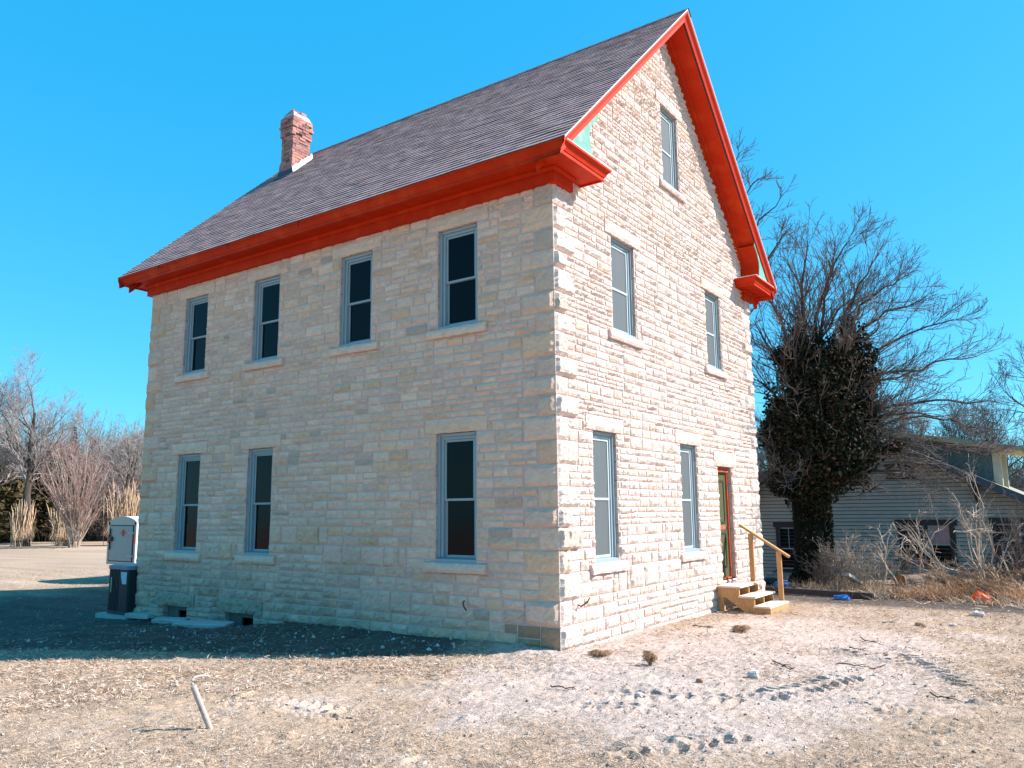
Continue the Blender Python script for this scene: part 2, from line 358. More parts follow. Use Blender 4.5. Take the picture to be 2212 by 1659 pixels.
def stonemesh(mb, lay, mp, rng, U0, U1, res=.036, gable=False, amp=1., warm=0.):
    for (u0, u1, z0, z1), t in lay:
        g = .0065; a = u0+(0 if t == 'ql' and u0 == U0 else g); b = u1-(0 if t == 'qr' and u1 == U1 else g); c = z0+g*.9; d = z1-g*.9
        wv = (b-a); hv = d-c
        if wv < .03 or hv < .02: continue
        e = min(.012, hv*.2)
        nu = max(2, int(round((wv-2*e)/res))); nz = max(2, int(round((hv-2*e)/res)))
        uu = np.concatenate([[a], np.linspace(a+e, b-e, nu+1), [b]]); zz = np.concatenate([[c], np.linspace(c+e, d-e, nz+1), [d]])
        UU, ZZ = np.meshgrid(uu, zz, indexing='ij')
        jj = rng.uniform(-1, 1, UU.shape)*res*.28; kk = rng.uniform(-1, 1, UU.shape)*res*.28
        jj[[0, -1], :] *= .15; kk[:, [0, -1]] *= .15; jj[[1, -2], :] *= .3; kk[:, [1, -2]] *= .3
        big = (hv > .2)
        bul = rng.uniform(.010, .034)*amp*(1.9 if t != 's' else 1.3 if big else 1)
        du = np.minimum(UU-a, b-UU); dz = np.minimum(ZZ-c, d-ZZ); dd = np.minimum(du, dz)
        sd = rng.randint(10000)
        n = bul*sst(0, .05, dd)+amp*(.012*fbm(UU*7, ZZ*9, 0, sd)+.011*rng.uniform(-1, 1, UU.shape)*sst(0, .03, dd))+rng.uniform(-.2, .2)*(UU-(a+b)/2)*.12+rng.uniform(-.02, .16)*(ZZ-(c+d)/2)*.3
        n = np.maximum(n, .002)
        if rng.rand() < .10: n += .018*amp*sst(0, .02, dd)*(vn(UU*14, ZZ*9, 0, sd+5) > .1)
        n[0, :] = n[-1, :] = -.016; n[:, 0] = n[:, -1] = -.016
        if t == 'ql' and u0 == U0: n[0, :] = .0; jj[0, :] = 0; n[0, [0, -1]] = -.004; n[1, :] = .004
        if t == 'qr' and u1 == U1: n[-1, :] = .0; jj[-1, :] = 0; n[-1, [0, -1]] = -.004; n[-2, :] = .004
        Uf, Zf = UU+jj, ZZ+kk
        if gable: Zf = np.minimum(Zf, zroof(Uf)-.30)
        V = mp(Uf, Zf, n).reshape(-1, 3); I = np.arange(V.shape[0]).reshape(UU.shape)
        F = np.stack([I[:-1, :-1], I[1:, :-1], I[1:, 1:], I[:-1, 1:]], -1).reshape(-1, 4)
        pw = PW.copy()
        if warm and t != 's': pw[[4, 6]] *= 4; pw /= pw.sum()
        cc = PAL[rng.choice(len(PAL), p=pw)]*rng.uniform(.93, 1.07)+rng.uniform(-.012, .012, 3)
        if warm:
            cc = (.68*cc+.32*np.array([.78, .63, .55]))*WARM*rng.uniform(.93, 1.05)
            if z1 < .40 and u0 > -1.05 and z0 > -.05: cc = np.array([.42, .27, .17])*rng.uniform(.85, 1.15)
            elif rng.rand() < .035: cc = np.array([[.62, .46, .35], [.72, .50, .34], [.56, .42, .33]])[rng.randint(3)]
        else: cc = .5*cc+.5*np.array([.80, .655, .57])
        mb.add(V, F, cc)
WEATHER = True
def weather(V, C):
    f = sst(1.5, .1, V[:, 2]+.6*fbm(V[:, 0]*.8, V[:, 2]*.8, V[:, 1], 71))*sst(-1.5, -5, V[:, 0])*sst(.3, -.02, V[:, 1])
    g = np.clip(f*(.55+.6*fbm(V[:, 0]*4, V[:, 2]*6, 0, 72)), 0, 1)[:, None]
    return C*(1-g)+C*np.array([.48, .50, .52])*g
def shell(mb, U0, U1, Z0, Z1, opens, mp, gable=False):
    us = sorted(set([U0, U1]+[v for o in opens for v in o[:2]]+list(np.arange(U0, U1, .5))+([W_/2] if gable else [])))
    zs = sorted(set([Z0, Z1]+[v for o in opens for v in o[2:]]+list(np.arange(Z0, Z1, .5))))
    for i in range(len(us)-1):
        for j in range(len(zs)-1):
            um, zm = (us[i]+us[i+1])/2, (zs[j]+zs[j+1])/2
            if any(o[0] < um < o[1] and o[2] < zm < o[3] for o in opens): continue
            q = np.array([(us[i], zs[j]), (us[i+1], zs[j]), (us[i+1], zs[j+1]), (us[i], zs[j+1])])
            if gable:
                zl = zroof(np.clip(q[:, 0], 0, W_))-.12
                if zs[j] >= zl.max(): continue
                q[:, 1] = np.minimum(q[:, 1], zl)
            mb.add(mp(q[:, 0], q[:, 1], np.full(4, -.011)), np.array([[0, 1, 2, 3]]))
walls = []
for nm, U0, U1, Z1, bl, op, mp, gab, q0, q1, seed in [
        ('long', -L_, 0, 6.64, BLS, WS+BS, mapS, False, 0, 1, 1), ('gable', 0, W_, 11.4, BLE, WE+[DOOR], mapE, True, 0, 1, 2),
        ('rear', 0, L_, 6.64, [], [], mapN, False, 0, 0, 3), ('west', -W_, 0, 11.4, [], [], mapWst, True, 1, 1, 4)]:
    rng = np.random.RandomState(seed); gg = gab
    zz = CZ if gab else QZ
    lay = layout(U0, U1, zz, bl, rng, q0, q1, False)
    if gab:
        f = (lambda u: zroof(u)) if nm == 'gable' else (lambda u: zroof(-u))
        lay = [(p, t) for p, t in lay if p[2] < max(f(p[0]), f(p[1]))-.36]
    mb = MB()
    if nm == 'west':
        mpw = lambda u, z, n: mapWst(u, np.minimum(z, zroof(np.clip(-u, 0, W_))-.30), n)
        stonemesh(mb, lay, mpw, rng, U0, U1, .09, False)
    elif nm == 'rear': stonemesh(mb, lay, mp, rng, U0, U1, .09)
    else: stonemesh(mb, lay, mp, rng, U0, U1, .036 if nm == 'gable' else .042, gab, 1.0 if gab else .8, warm=(0 if gab else 1))
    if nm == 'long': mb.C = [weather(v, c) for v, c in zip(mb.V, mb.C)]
    wl = mb.build('wall', m_stone, house, col=True)
    sm = MB()
    if nm == 'west': shell(sm, -W_, 0, -.7, Z1, [], lambda u, z, n: mapWst(u, np.minimum(z, zroof(np.clip(-u, 0, W_))-.12), n))
    else: shell(sm, U0, U1, -.7, Z1, op, mp, gab)
    sm.build('mortar', m_mortar, wl); walls.append(wl)
W_LONG, W_GAB = walls[0], walls[1]

# dressed stones, reveals and windows
def roughbox(mb, mp, u0, u1, z0, z1, n0, n1, rng, c, res=.05, rough=.012, droop=0):
    """stone block with a rock face: front grid plus four sides"""
    nu = max(3, int((u1-u0)/res)); nz = max(3, int((z1-z0)/res))
    UU, ZZ = np.meshgrid(np.linspace(u0, u1, nu+1), np.linspace(z0, z1, nz+1), indexing='ij')
    dd = np.minimum(np.minimum(UU-u0, u1-UU), np.minimum(ZZ-z0, z1-ZZ))
    n = n1-.018*sst(.03, 0, dd)+rough*fbm(UU*8, ZZ*10, 0, rng.randint(9999))+rough*.6*rng.uniform(-1, 1, UU.shape)
    if droop: n = n-droop*sst(z0+(z1-z0)*.5, z1, ZZ)
    uj = UU+rng.uniform(-1, 1, UU.shape)*.008; zj = ZZ+rng.uniform(-1, 1, UU.shape)*.006
    V = mp(uj, zj, n).reshape(-1, 3); I = np.arange(len(V)).reshape(UU.shape)
    mb.add(V, np.stack([I[:-1, :-1], I[1:, :-1], I[1:, 1:], I[:-1, 1:]], -1).reshape(-1, 4), c)
    for sl_ in [(slice(None), 0), (slice(None), -1), (0, slice(None)), (-1, slice(None))]:
        U, Z, Nn = uj[sl_], zj[sl_], n[sl_]; k = len(U)
        V = np.concatenate([mp(U, Z, Nn), mp(U, Z, np.full(k, n0))]); i = np.arange(k-1)
        mb.add(V, np.stack([i, i+1, i+1+k, i+k], -1), c)
def ubox(mb, mp, u0, u1, z0, z1, n0, n1, c=None):
    P = np.array([mp(np.array(float(u)), np.array(float(z)), np.array(float(n))) for u in (u0, u1) for z in (z0, z1) for n in (n0, n1)])
    mb.add(P, np.array([[0, 1, 3, 2], [4, 6, 7, 5], [0, 4, 5, 1], [2, 3, 7, 6], [0, 2, 6, 4], [1, 5, 7, 3]]), c)
def reveal(par, mp, a, c, z0, z1, rng, dep=.30, sill=True):
    for side in (0, 1):
        mb = MB(); z = z0
        while z < z1-.01:
            t = min(z1, z+rng.uniform(.16, .36)); 
            if z1-t < .08: t = z1
            cc = PAL[rng.choice(6)]*rng.uniform(.9, 1.0)
            pr = rng.uniform(.0, .012)
            if side == 0: ubox(mb, mp, a-.1, a+pr, z+.005, t-.005, -dep, -.012, cc)
            else: ubox(mb, mp, c-pr, c+.1, z+.005, t-.005, -dep, -.012, cc)
            z = t
        mb.build('jamb_stone', m_stone, par, col=True)
    bk = MB(); ubox(bk, mp, a-.10, c+.10, z0-.1, z1+.1, -dep-.03, -dep-.003); bk.build('backing', m_black, par)
def window(mp, a, c, z0, z1, rng, sunny, wallname):
    mb = MB(); F = -.055
    cw = .05
    # casing ring
    for (x0, x1, y0, y1) in [(a, a+cw, z0+.06, z1), (c-cw, c, z0+.06, z1), (a+cw+.001, c-cw-.001, z1-cw, z1-.002)]: ubox(mb, mp, x0+.004, x1-.004, y0, y1-.004, F-.10, F)
    # inner jamb, one step back
    for (x0, x1, y0, y1) in [(a+cw, a+cw+.045, z0+.06, z1-cw), (c-cw-.045, c-cw, z0+.06, z1-cw), (a+cw+.046, c-cw-.046, z1-cw-.045, z1-cw)]: ubox(mb, mp, x0, x1, y0, y1-.002, F-.10, F-.028)
    w_ = mb.build('window', m_frame, house)
    sb = MB()
    P = mp(np.array([a-.0, c+.0, c, a, a, c, c, a])+np.array([.003, -.003, -.003, .003]*2), np.array([z0-.01, z0-.01, z0+.045, z0+.045, z0-.01, z0-.01, z0+.075, z0+.075]), np.array([-.018]*4+[-.2]*4))
    sb.add(P, np.array([[0, 1, 2, 3], [3, 2, 6, 7], [0, 3, 7, 4], [1, 5, 6, 2], [4, 5, 1, 0]])); sb.build('sill_board', m_frame, w_)
    i0, i1 = a+cw+.047, c-cw-.047; zt = z1-cw-.047; zb = z0+.065; zm = zb+(zt-zb)*.485
    s = .035
    for (q0, q1, dn, nm) in [(zm-.018, zt, -.105, 'upper_sash'), (zb, zm+.016, -.135, 'lower_sash')]:
        if sunny: dn = -.10 if nm == 'upper_sash' else -.103
        sm = MB(); D = .028
        for r in [(i0, i0+s, q0, q1), (i1-s, i1, q0, q1), (i0+s+.001, i1-s-.001, q1-s, q1-.001), (i0+s+.001, i1-s-.001, q0+.001, q0+s)]: ubox(sm, mp, r[0], r[1], r[2], r[3], dn-D, dn)
        so_ = sm.build(nm, m_sash if sunny else m_frame, w_)
        pm = MB(); ubox(pm, mp, i0+s-.004, i1-s+.004, q0+s-.004, q1-s+.004, dn-.02, dn-.012); pm.build('pane', m_scr if sunny else m_glass, w_)
    reveal(w_, mp, a, c, z0, z1, rng)
    cl = .4*PAL[rng.choice([0, 2, 2, 4])]+.6*np.array([.73, .585, .50])
    cl = cl*(WARM*.99 if not sunny else 1)
    lb = MB(); roughbox(lb, mp, a-.21, c+.21, z1+.004, z1+LINT-.008, -.28, .02 if not sunny else .03, rng, cl*rng.uniform(.95, 1.05), rough=.014 if sunny else .010)
    lb.build('lintel', m_stone, w_, col=True)
    st = MB(); roughbox(st, mp, a-.19, c+.19, z0-.145, z0-.012, -.25, .075, rng, np.array([.76, .61, .54])*(WARM*.99 if not sunny else 1)*rng.uniform(.95, 1.05), rough=.010, droop=.02)
    st.build('stone_sill', m_stone, w_, col=True)
rg = np.random.RandomState(33)
for q in WS: window(mapS, *q, rg, False, 'long')
for q in WE: window(mapE, *q, rg, True, 'gable')
# door
a, c, z0, z1 = DOOR
db = MB()
ubox(db, mapE, a+.08, c-.08, z0+.03, z1-.12, -.16, -.118)
door = db.build('door', m_door, house)
dp = MB()
for r in [(a+.20, c-.20, z0+.22, z0+.92), (a+.20, c-.20, z0+1.10, z1-.26)]:
    for e in [(r[0], r[0]+.035, r[2], r[3]), (r[1]-.035, r[1], r[2], r[3]), (r[0]+.036, r[1]-.036, r[2], r[2]+.035), (r[0]+.036, r[1]-.036, r[3]-.035, r[3])]: ubox(dp, mapE, *e, -.117, -.104)
dp.build('panel_moulding', M('dark_green_moulding', (.03, .045, .015), .7, .1, 9, spec=.3), door)
rb = MB(); ubox(rb, mapE, a+.19, c-.19, z0+.97, z0+1.06, -.1175, -.112); rb.build('orange_rail', m_oldred, door)
fb = MB()
for r in [(a, a+.08, z0, z1), (c-.08, c, z0, z1), (a+.081, c-.081, z1-.12, z1-.001), (a+.081, c-.081, z0-.0, z0+.03)]: ubox(fb, mapE, r[0]+.003, r[1]-.003, r[2], r[3], -.2, -.085)
ubox(fb, mapE, a+.004, c-.004, z1-.10, z1-.07, -.084, -.06)
df = fb.build('door_frame', m_oldred, door)
kb = MB(); kb.tube([mapE(np.array(c-.15), np.array(z0+1.0), np.array(v)) for v in (-.117, -.095, -.09, -.07)], [.008, .008, .024, .018], 8); kb.build('handle', m_rust, door)
reveal(door, mapE, a, c, z0, z1, rg)
lb = MB(); roughbox(lb, mapE, a-.21, c+.24, z1+.004, z1+.29, -.28, .035, rg, PAL[0]); lb.build('lintel', m_stone, door, col=True)
# basement windows
for (a, c, z0, z1) in BS:
    bm_ = MB(); ubox(bm_, mapS, a+.0, a+.30, z0-.3, z1-.0, -.16, -.12); ubox(bm_, mapS, a+.301, c-.001, z1-.09, z1-.001, -.16, -.118); ubox(bm_, mapS, a+.301, a+.36, z0-.3, z1-.09, -.16, -.119)
    bw = bm_.build('basement_window', M('grey_board', (.16, .15, .14), .9, .2, 6, .2, 30), house)
    reveal(bw, mapS, a, c, z0-.3, z1, rg, .34)
    lb = MB(); roughbox(lb, mapS, a-.2, c+.24, z1+.004, z1+.235, -.3, .045, rg, np.array([.46, .37, .28]), rough=.030); lb.build('lintel', m_stone, bw, col=True)
# iron pins in the walls
for nm, P_ in [('iron_pin', [(-1.62, .02, .63), (-1.60, -.06, .61), (-1.52, -.13, .55), (-1.46, -.16, .52)]), ('iron_pin', [(.0, .46, .62), (.06, .46, .60), (.13, .52, .66), (.14, .56, .71)])]:
    pb = MB(); pb.tube(P_, .011, 5); pb.build(nm, m_rust, house)

# ---- cornice (box eave with returns), swept round the corners
def sweep(mb, path, prof, c=None, caps=True):
    """path: wall-line points (x,y); prof: list of (offset outward, z). outward = right of travel"""
    path = [np.array(p, float) for p in path]; rings = []
    for i, p in enumerate(path):
        ns = []
        if i > 0: d = path[i]-path[i-1]; d /= np.linalg.norm(d); ns.append(np.array([d[1], -d[0]]))
        if i < len(path)-1: d = path[i+1]-path[i]; d /= np.linalg.norm(d); ns.append(np.array([d[1], -d[0]]))
        n = sum(ns); n = n/(n@ns[0])
        rings.append([(*(p+n*o), z) for o, z in prof])
    R = np.array(rings); k = len(prof); V = R.reshape(-1, 3); F = []
    for i in range(len(path)-1):
        for j in range(k-1): F.append([i*k+j, (i+1)*k+j, (i+1)*k+j+1, i*k+j+1])
    mb.add(V, np.array(F), c)
SOF = 6.80
fasc = [(.40, SOF+.015), (.40, 6.775), (.425, 6.775), (.425, 6.825), (.437, 6.830), (.445, 6.85), (.462, 6.885), (.485, 6.915), (.502, 6.925), (.513, 6.93), (.513, 6.965), (.30, 6.975)]
soff = [(.402, SOF), (.06, SOF)]
bed = [(.125, SOF-.002), (.125, SOF-.022), (.11, SOF-.045), (.085, SOF-.06), (.085, SOF-.075)]
friz = [(.085, SOF-.07), (.085, 6.575), (-.005, 6.575)]
Ef = .37
for path in ([(-L_+.25, Ef+1.4), (-L_, Ef+1.4), (-L_, 0), (0, 0), (0, Ef), (-.3, Ef)], [(-.3, W_-Ef), (0, W_-Ef), (0, W_), (-L_, W_), (-L_, W_-Ef-1.4), (-L_+.25, W_-Ef-1.4)]):
    # travel direction: outward must be on the right hand side
    mb = MB(); sweep(mb, path, fasc); co = mb.build('cornice', m_red, house)
    mb = MB(); sweep(mb, path, soff); mb.build('soffit', m_red, co)
    mb = MB(); sweep(mb, path, bed); sweep(mb, path, friz); mb.build('frieze', m_red, co)
# lids of the four returns
for sx, x0, x1 in ((1, -.05, .505), (-1, -L_-.505, -L_+.05)):
    ql = .87 if sx == 1 else 2.25
    for y0, y1 in ((-.4, ql), (W_-ql, W_+.4)):
        mb = MB(); mb.box((x0, y0, 6.968), (x1, y1, 6.982)); mb.build('return_lid', m_white, house)
# ---- roof
ridge_y = W_/2
def ry(t): return t
def rake(mb, x0s, prof, sgn, c=None):
    """prof list (outward x, dz below roof surface); both slopes"""
    for ya, yb in ((-EO, ridge_y), (W_+EO, ridge_y)):
        k = len(prof); V = []
        for y in (ya, yb):
            zr = EZ+RS*(min(y, W_-y)+EO)
            V += [(x0s+sgn*o, y, zr-dz) for o, dz in prof]
        mb.add(V, np.array([[j, j+1, k+j+1, k+j] for j in range(k-1)]), c)
for x0s, sgn, nm in ((0., 1, 'front'), (-L_, -1, 'far')):
    mb = MB(); rake(mb, x0s, [(.40, .04), (.527, .03), (.527, .06), (.515, .085), (.495, .11), (.48, .145), (.470, .155), (.470, .19), (.462, .195), (.462, .235), (.445, .235)], sgn)
    rk = mb.build('rake', m_redlit if sgn == 1 else m_red, house)
    mb = MB(); rake(mb, x0s, [(.4445, .228), (.43, .235), (.43, .243), (.415, .243)], sgn); mb.build('seam', m_black, rk)
    mb = MB(); rake(mb, x0s, [(.415, .24), (-.0, .24)], sgn); mb.build('rake_soffit', m_red, rk)
    mb = MB(); rake(mb, x0s, [(.105, .243), (.105, .262), (.09, .285), (.062, .30), (.062, .405), (-.02, .405)], sgn); mb.build('rake_frieze', m_red, rk)
    mb = MB(); rake(mb, x0s, [(.49, -.006), (.538, -.006), (.538, .012), (.528, .03), (.49, .034)], sgn); mb.build('drip_edge', M('pale_drip_edge', (.72, .58, .56), .5, .1, 8), rk)
    # closed end boxes above the returns
    for m in (0, 1):
        my = (lambda y: y) if m == 0 else (lambda y: W_-y)
        zb = 6.983; X = x0s+sgn*.432
        P = [(-.42, zb)]; 
        for y in np.linspace(-.42, .70, 9): P.append((y, EZ+RS*(y+EO)-.225))
        inner = [(.66, 7.72), (.52, 7.60), (.43, 7.50), (.385, 7.40), (.38, 7.30), (.40, 7.20), (.43, 7.10), (.50, zb)]
        poly = [(-.42, zb), (-.42, 7.0)]+[(y, EZ+RS*(y+EO)-.20) for y in (-.3, 0., .3, .62)]+inner
        V = [(X, my(y), z) for y, z in poly]; n = len(V)
        mb = MB(); mb.add(V, np.array([list(range(n))])); mb.add([(x, my(y), z) for x in (X, X-sgn*.012) for y, z in poly], np.array([[i, (i+1) % n, n+(i+1) % n, n+i] for i in range(n)]))
        mb.build('end_panel', m_teal, rk)
        # boxed closure behind it, following the same curve
        V = [(x, my(y), z) for x in (X-sgn*.0125, x0s-.0) for y, z in inner]; k = len(inner)
        mb = MB(); mb.add(V, np.array([[i, i+1, k+i+1, k+i] for i in range(k-1)])); mb.build('end_closure', m_red, rk)
# roof deck and shingles
SLN = math.hypot(ridge_y+EO, RS*(ridge_y+EO)); ncs = 47
for m in (0, 1):
    rng = np.random.RandomState(40+m); mb = MB()
    my = (lambda y: y) if m == 0 else (lambda y: W_-y)
    ang = math.atan(RS); ca, sa = math.cos(ang), math.sin(ang)
    X0, X1 = -L_-.535, .535
    ex = SLN/ncs
    for k in range(ncs):
        s0 = k*ex; s1 = s0+ex*1.12
        xs = [X0]
        while xs[-1] < X1-.2: xs.append(xs[-1]+rng.choice([.18, .25, .33, .16])*rng.uniform(.9, 1.1))
        xs[-1] = X1
        xs = np.array(xs)
        # nodes share a wandering butt line so that courses look laid by hand
        off = .006*fbm(xs*.7, k*.9, 0, 91)+.005*rng.uniform(-1, 1, len(xs)); lift = .014+.003*fbm(xs*1.3, k*1.7, 0, 92)+.003*rng.uniform(-1, 1, len(xs))
        for i in range(len(xs)-1):
            tone = rng.choice([.86, .95, 1.0, 1.06, 1.14])*rng.uniform(.95, 1.05)
            cc = np.array([.50, .305, .275])*tone+(np.array([.03, .005, -.01]) if rng.rand() < .25 else 0)
            V = []
            ext = rng.uniform(0, .008)
            for (x, s, h) in ((xs[i]+.002, s0+off[i]-ext, lift[i]), (xs[i+1]-.002, s0+off[i+1]-ext, lift[i+1]), (xs[i+1]-.002, s1, .002), (xs[i]+.002, s1, .002), (xs[i]+.002, s0+off[i]-ext, -.004), (xs[i+1]-.002, s0+off[i+1]-ext, -.004)):
                s = min(max(s, -.012), SLN)
                y = -EO+s*ca-h*sa; z = EZ+s*sa+h*ca
                V.append((x, my(y), z))
            V = np.array(V); F = np.array([[0, 1, 2, 3]]); F2 = np.array([[2, 3, 1, 0]])
            mb.add(V[:4], F if m == 0 else F[:, ::-1], cc); mb.add(V[[0, 1, 4, 5]], F2 if m == 0 else F2[:, ::-1], cc*.18)  # butt faces darkened in colour to deepen the shadow line of each course
    rf = mb.build('roof', m_shin, house, col=True)
    dk = MB(); V = []
    for (x, y) in ((X0+.01, -EO+.01), (X1-.01, -EO+.01), (X1-.01, ridge_y), (X0+.01, ridge_y)):
        V.append((x, my(y), EZ+RS*(y+EO)-.012))
    for (x, y) in ((X0+.01, -EO+.01), (X1-.01, -EO+.01), (X1-.01, ridge_y), (X0+.01, ridge_y)):
        V.append((x, my(y), EZ+RS*(y+EO)-.038))
    dk.add(V, np.array([[0, 1, 2, 3], [7, 6, 5, 4], [0, 4, 5, 1], [1, 5, 6, 2], [2, 6, 7, 3], [3, 7, 4, 0]])); dk.build('deck', M('roof_edge_dark', (.05, .045, .05), .8, .1), rf)
    if m == 0:
        rc = MB(); x = X0
        while x < X1-.05:
            x2 = min(X1, x+.26); zt = EZ+RS*(ridge_y+EO); tone = rng.uniform(.75, 1.1)
            for sg in (-1, 1):
                rc.add([(x, ridge_y, zt+.03), (x2+.02, ridge_y, zt+.02), (x2+.02, ridge_y+sg*.13, zt+.02-.13*RS), (x, ridge_y+sg*.13, zt+.03-.13*RS)], np.array([[0, 1, 2, 3]]), np.array([.17, .14, .145])*tone)
            x = x2
        rc.build('ridge_cap', m_shin, rf, col=True)
        # small gutter straps hanging off the eave
        for x in (-9.2, -6.9, -4.9):
            g = MB(); g.bar((x, -EO-.012, EZ-.01), (x+.02, -EO-.03, EZ-.13), .018, .006); g.build('gutter_strap', m_rust, rf)
# ---- chimney
rng = np.random.RandomState(5)
cx0, cx1, cy0, cy1 = -9.98, -9.55, 3.05, 3.61
ch = MB(); bh = .0735; zc = 9.9; row = 0
def ringprof(z):
    if z < 10.62: return .03
    if z < 11.36: return 0.
    if z < 11.5: return .03
    if z < 11.57: return .02
    if z < 11.66: return .055
    if z < 11.74: return .035
    if z < 11.84: return .03
    return -.01
tilt = lambda z: (z-10.3)*.00
while zc < 12.04:
    p = ringprof(zc); p -= max(0, zc-11.86)*.5
    a0, a1, b0, b1 = cx0-p, cx1+p, cy0-p, cy1+p
    bl = .20; o = (row % 2)*.1
    for side in range(4):
        ln = (a1-a0) if side in (0, 2) else (b1-b0)
        s = -o if side in (0, 2) else -(.1-o)
        while s < ln-.005:
            e0, e1 = max(0, s)+.003, min(ln, s+bl)-.004; s += bl
            if e1-e0 < .02: continue
            j = rng.uniform(-.006, .006) if rng.rand() < .8 else rng.uniform(-.03, .035)
            if rng.rand() < .035: continue
            cc = np.array([.42, .20, .165])*rng.uniform(.72, 1.2)+rng.uniform(-.015, .015, 3)
            if rng.rand() < .1: cc = cc*.55
            zl, zh = zc+.004, zc+bh-.004
            if side == 0: ch.box((a0+e0, b0-j, zl), (a0+e1, b0+.09, zh), cc, jit=.002, rng=rng)
            if side == 2: ch.box((a0+e0, b1-.09, zl), (a0+e1, b1+j, zh), cc, jit=.002, rng=rng)
            if side == 1: ch.box((a1-.09, b0+e0, zl), (a1+j, b0+e1, zh), cc, jit=.002, rng=rng)
            if side == 3: ch.box((a0-j, b0+e0, zl), (a0+.09, b0+e1, zh), cc, jit=.002, rng=rng)
    zc += bh; row += 1
chim = ch.build('chimney', m_brick, house, col=True)
cm = MB(); cm.box((cx0+.012, cy0+.012, 9.6), (cx1-.012, cy1-.012, 11.86)); cm.build('chimney_mortar', M('chimney_mortar', (.20, .13, .11), .95, .2, 12, .3, 40), chim)
cp = MB(); V = []
for z, e in ((11.86, .015), (11.98, -.02), (12.05, -.075), (12.075, -.14)):
    V += [(cx0-e, cy0-e, z), (cx1+e, cy0-e, z), (cx1+e, cy1+e, z), (cx0-e, cy1+e, z)]
V = np.array(V)+rng.uniform(-.008, .008, (16, 3)); F = [[4*i+j, 4*i+(j+1) % 4, 4*i+4+(j+1) % 4, 4*i+4+j] for i in range(3) for j in range(4)]+[[12, 13, 14, 15]]
cp.add(V, np.array(F)); cp.build('mortar_cap', m_conc, chim)
fl = MB()   # mastic flashing on the sunlit side and along the front
n = 14
for i in range(n):
    y0 = cy0-.02+(cy1-cy0+.06)*i/n; y1 = y0+(cy1-cy0+.06)/n
    t0, t1 = zroof(y0), zroof(y1); hh = .13+.05*rng.rand()
    fl.add([(cx1+.075, y0, t0+.01), (cx1+.075, y1, t1+.01), (cx1+.035, y1, t1+hh), (cx1+.035, y0, t0+hh), (cx1+.16+.05*rng.rand(), y0, t0+.022), (cx1+.16+.05*rng.rand(), y1, t1+.022)], np.array([[0, 1, 2, 3], [4, 5, 1, 0]]))
fl.build('flashing', m_white, chim)
fl = MB(); z_ = float(zroof(cy0)); fl.add([(cx0-.05, cy0-.06, z_-.04), (cx1+.09, cy0-.06, z_-.04), (cx1+.075, cy0-.038, z_+.11), (cx0-.04, cy0-.038, z_+.11)], np.array([[0, 1, 2, 3]])); fl.add([(cx0-.05, cy0-.26, z_-.21), (cx1+.12, cy0-.26, z_-.21), (cx1+.09, cy0-.05, z_-.02), (cx0-.05, cy0-.05, z_-.02)], np.array([[0, 1, 2, 3]]))
fl.build('flashing', m_fasc, chim)

# ------------------------------------------------------------------ vegetation tools
def nrm(v): return v/(np.linalg.norm(v, axis=-1, keepdims=True)+1e-9)
def kids(rng, P, R, k, ln, a0=25, a1=55, up=.15, curl=.12, n=6, t0=.2, t1=1., r0=.6, r1=.25, lvar=.35, taperlen=.5, bias=None):
    """k children for each of the B parent polylines, all at once"""
    B, m, _ = P.shape
    t = rng.uniform(t0, t1, (B, k)); t = np.sort(t, 1); f = t*(m-1); i = np.minimum(f.astype(int), m-2); fr = (f-i)[..., None]
    b = np.arange(B)[:, None]; S = P[b, i]*(1-fr)+P[b, i+1]*fr; T = nrm(P[b, i+1]-P[b, i]); rr = R[b, i]*(1-fr[..., 0])+R[b, i+1]*fr[..., 0]
    q = nrm(np.cross(T, rng.normal(size=T.shape))); a = np.radians(rng.uniform(a0, a1, (B, k)))[..., None]
    D = nrm(T*np.cos(a)+q*np.sin(a)); L = ln*(1-taperlen*t)*rng.uniform(1-lvar, 1+lvar, (B, k))
    D = D.reshape(-1, 3); S = S.reshape(-1, 3); L = L.reshape(-1); rr = rr.reshape(-1)
    out = [S]; d = D
    for s in range(1, n):
        d = nrm(d+rng.normal(size=d.shape)*curl+np.array([0, 0, up])/n*2+(0 if bias is None else np.array(bias)/n))
        out.append(out[-1]+d*(L/(n-1))[:, None])
    Q = np.stack(out, 1); ra = np.minimum(rr*r0, rr)
    return Q, ra[:, None]*(1-(1-r1)*np.linspace(0, 1, n))[None]
def limb(rng, a, b, n=12, sag=.0, wob=.04):
    a = np.array(a, float); b = np.array(b, float); t = np.linspace(0, 1, n)[:, None]; L = np.linalg.norm(b-a)
    P = a+(b-a)*t+np.array([0, 0, 1.])*sag*L*(t-t*t)*4*-1
    w_ = np.cumsum(rng.normal(size=(n, 3))*wob*L/n**.5, 0); w_ -= w_[-1]*t; return P+w_-w_[0]*(1-t)
def leaves(rng, C, size, nrml=None, asp=1.4):
    """small folded leaf faces centred on C"""
    n = len(C); a = nrm(rng.normal(size=(n, 3))); b = nrm(np.cross(a, rng.normal(size=(n, 3)))); s = size*rng.uniform(.6, 1.3, (n, 1))
    V = np.stack([C-a*s*asp/2, C+b*s/2, C+a*s*asp/2, C-b*s/2], 1).reshape(-1, 3)
    return V, np.arange(4*n).reshape(n, 4)
def fix_floor(Q, zmin):
    Q = Q.copy(); Q[..., 2] = np.maximum(Q[..., 2], zmin); return Q
def copytree(o, loc, rz, sc_, parent=None):
    c = o.copy(); COL.objects.link(c)
    if parent is None: c.location = loc; c.rotation_euler = (0, 0, rz); c.scale = (sc_, sc_, sc_) if np.isscalar(sc_) else sc_
    else: c.parent = parent
    for ch in o.children: copytree(ch, None, 0, 1, c)
    return c

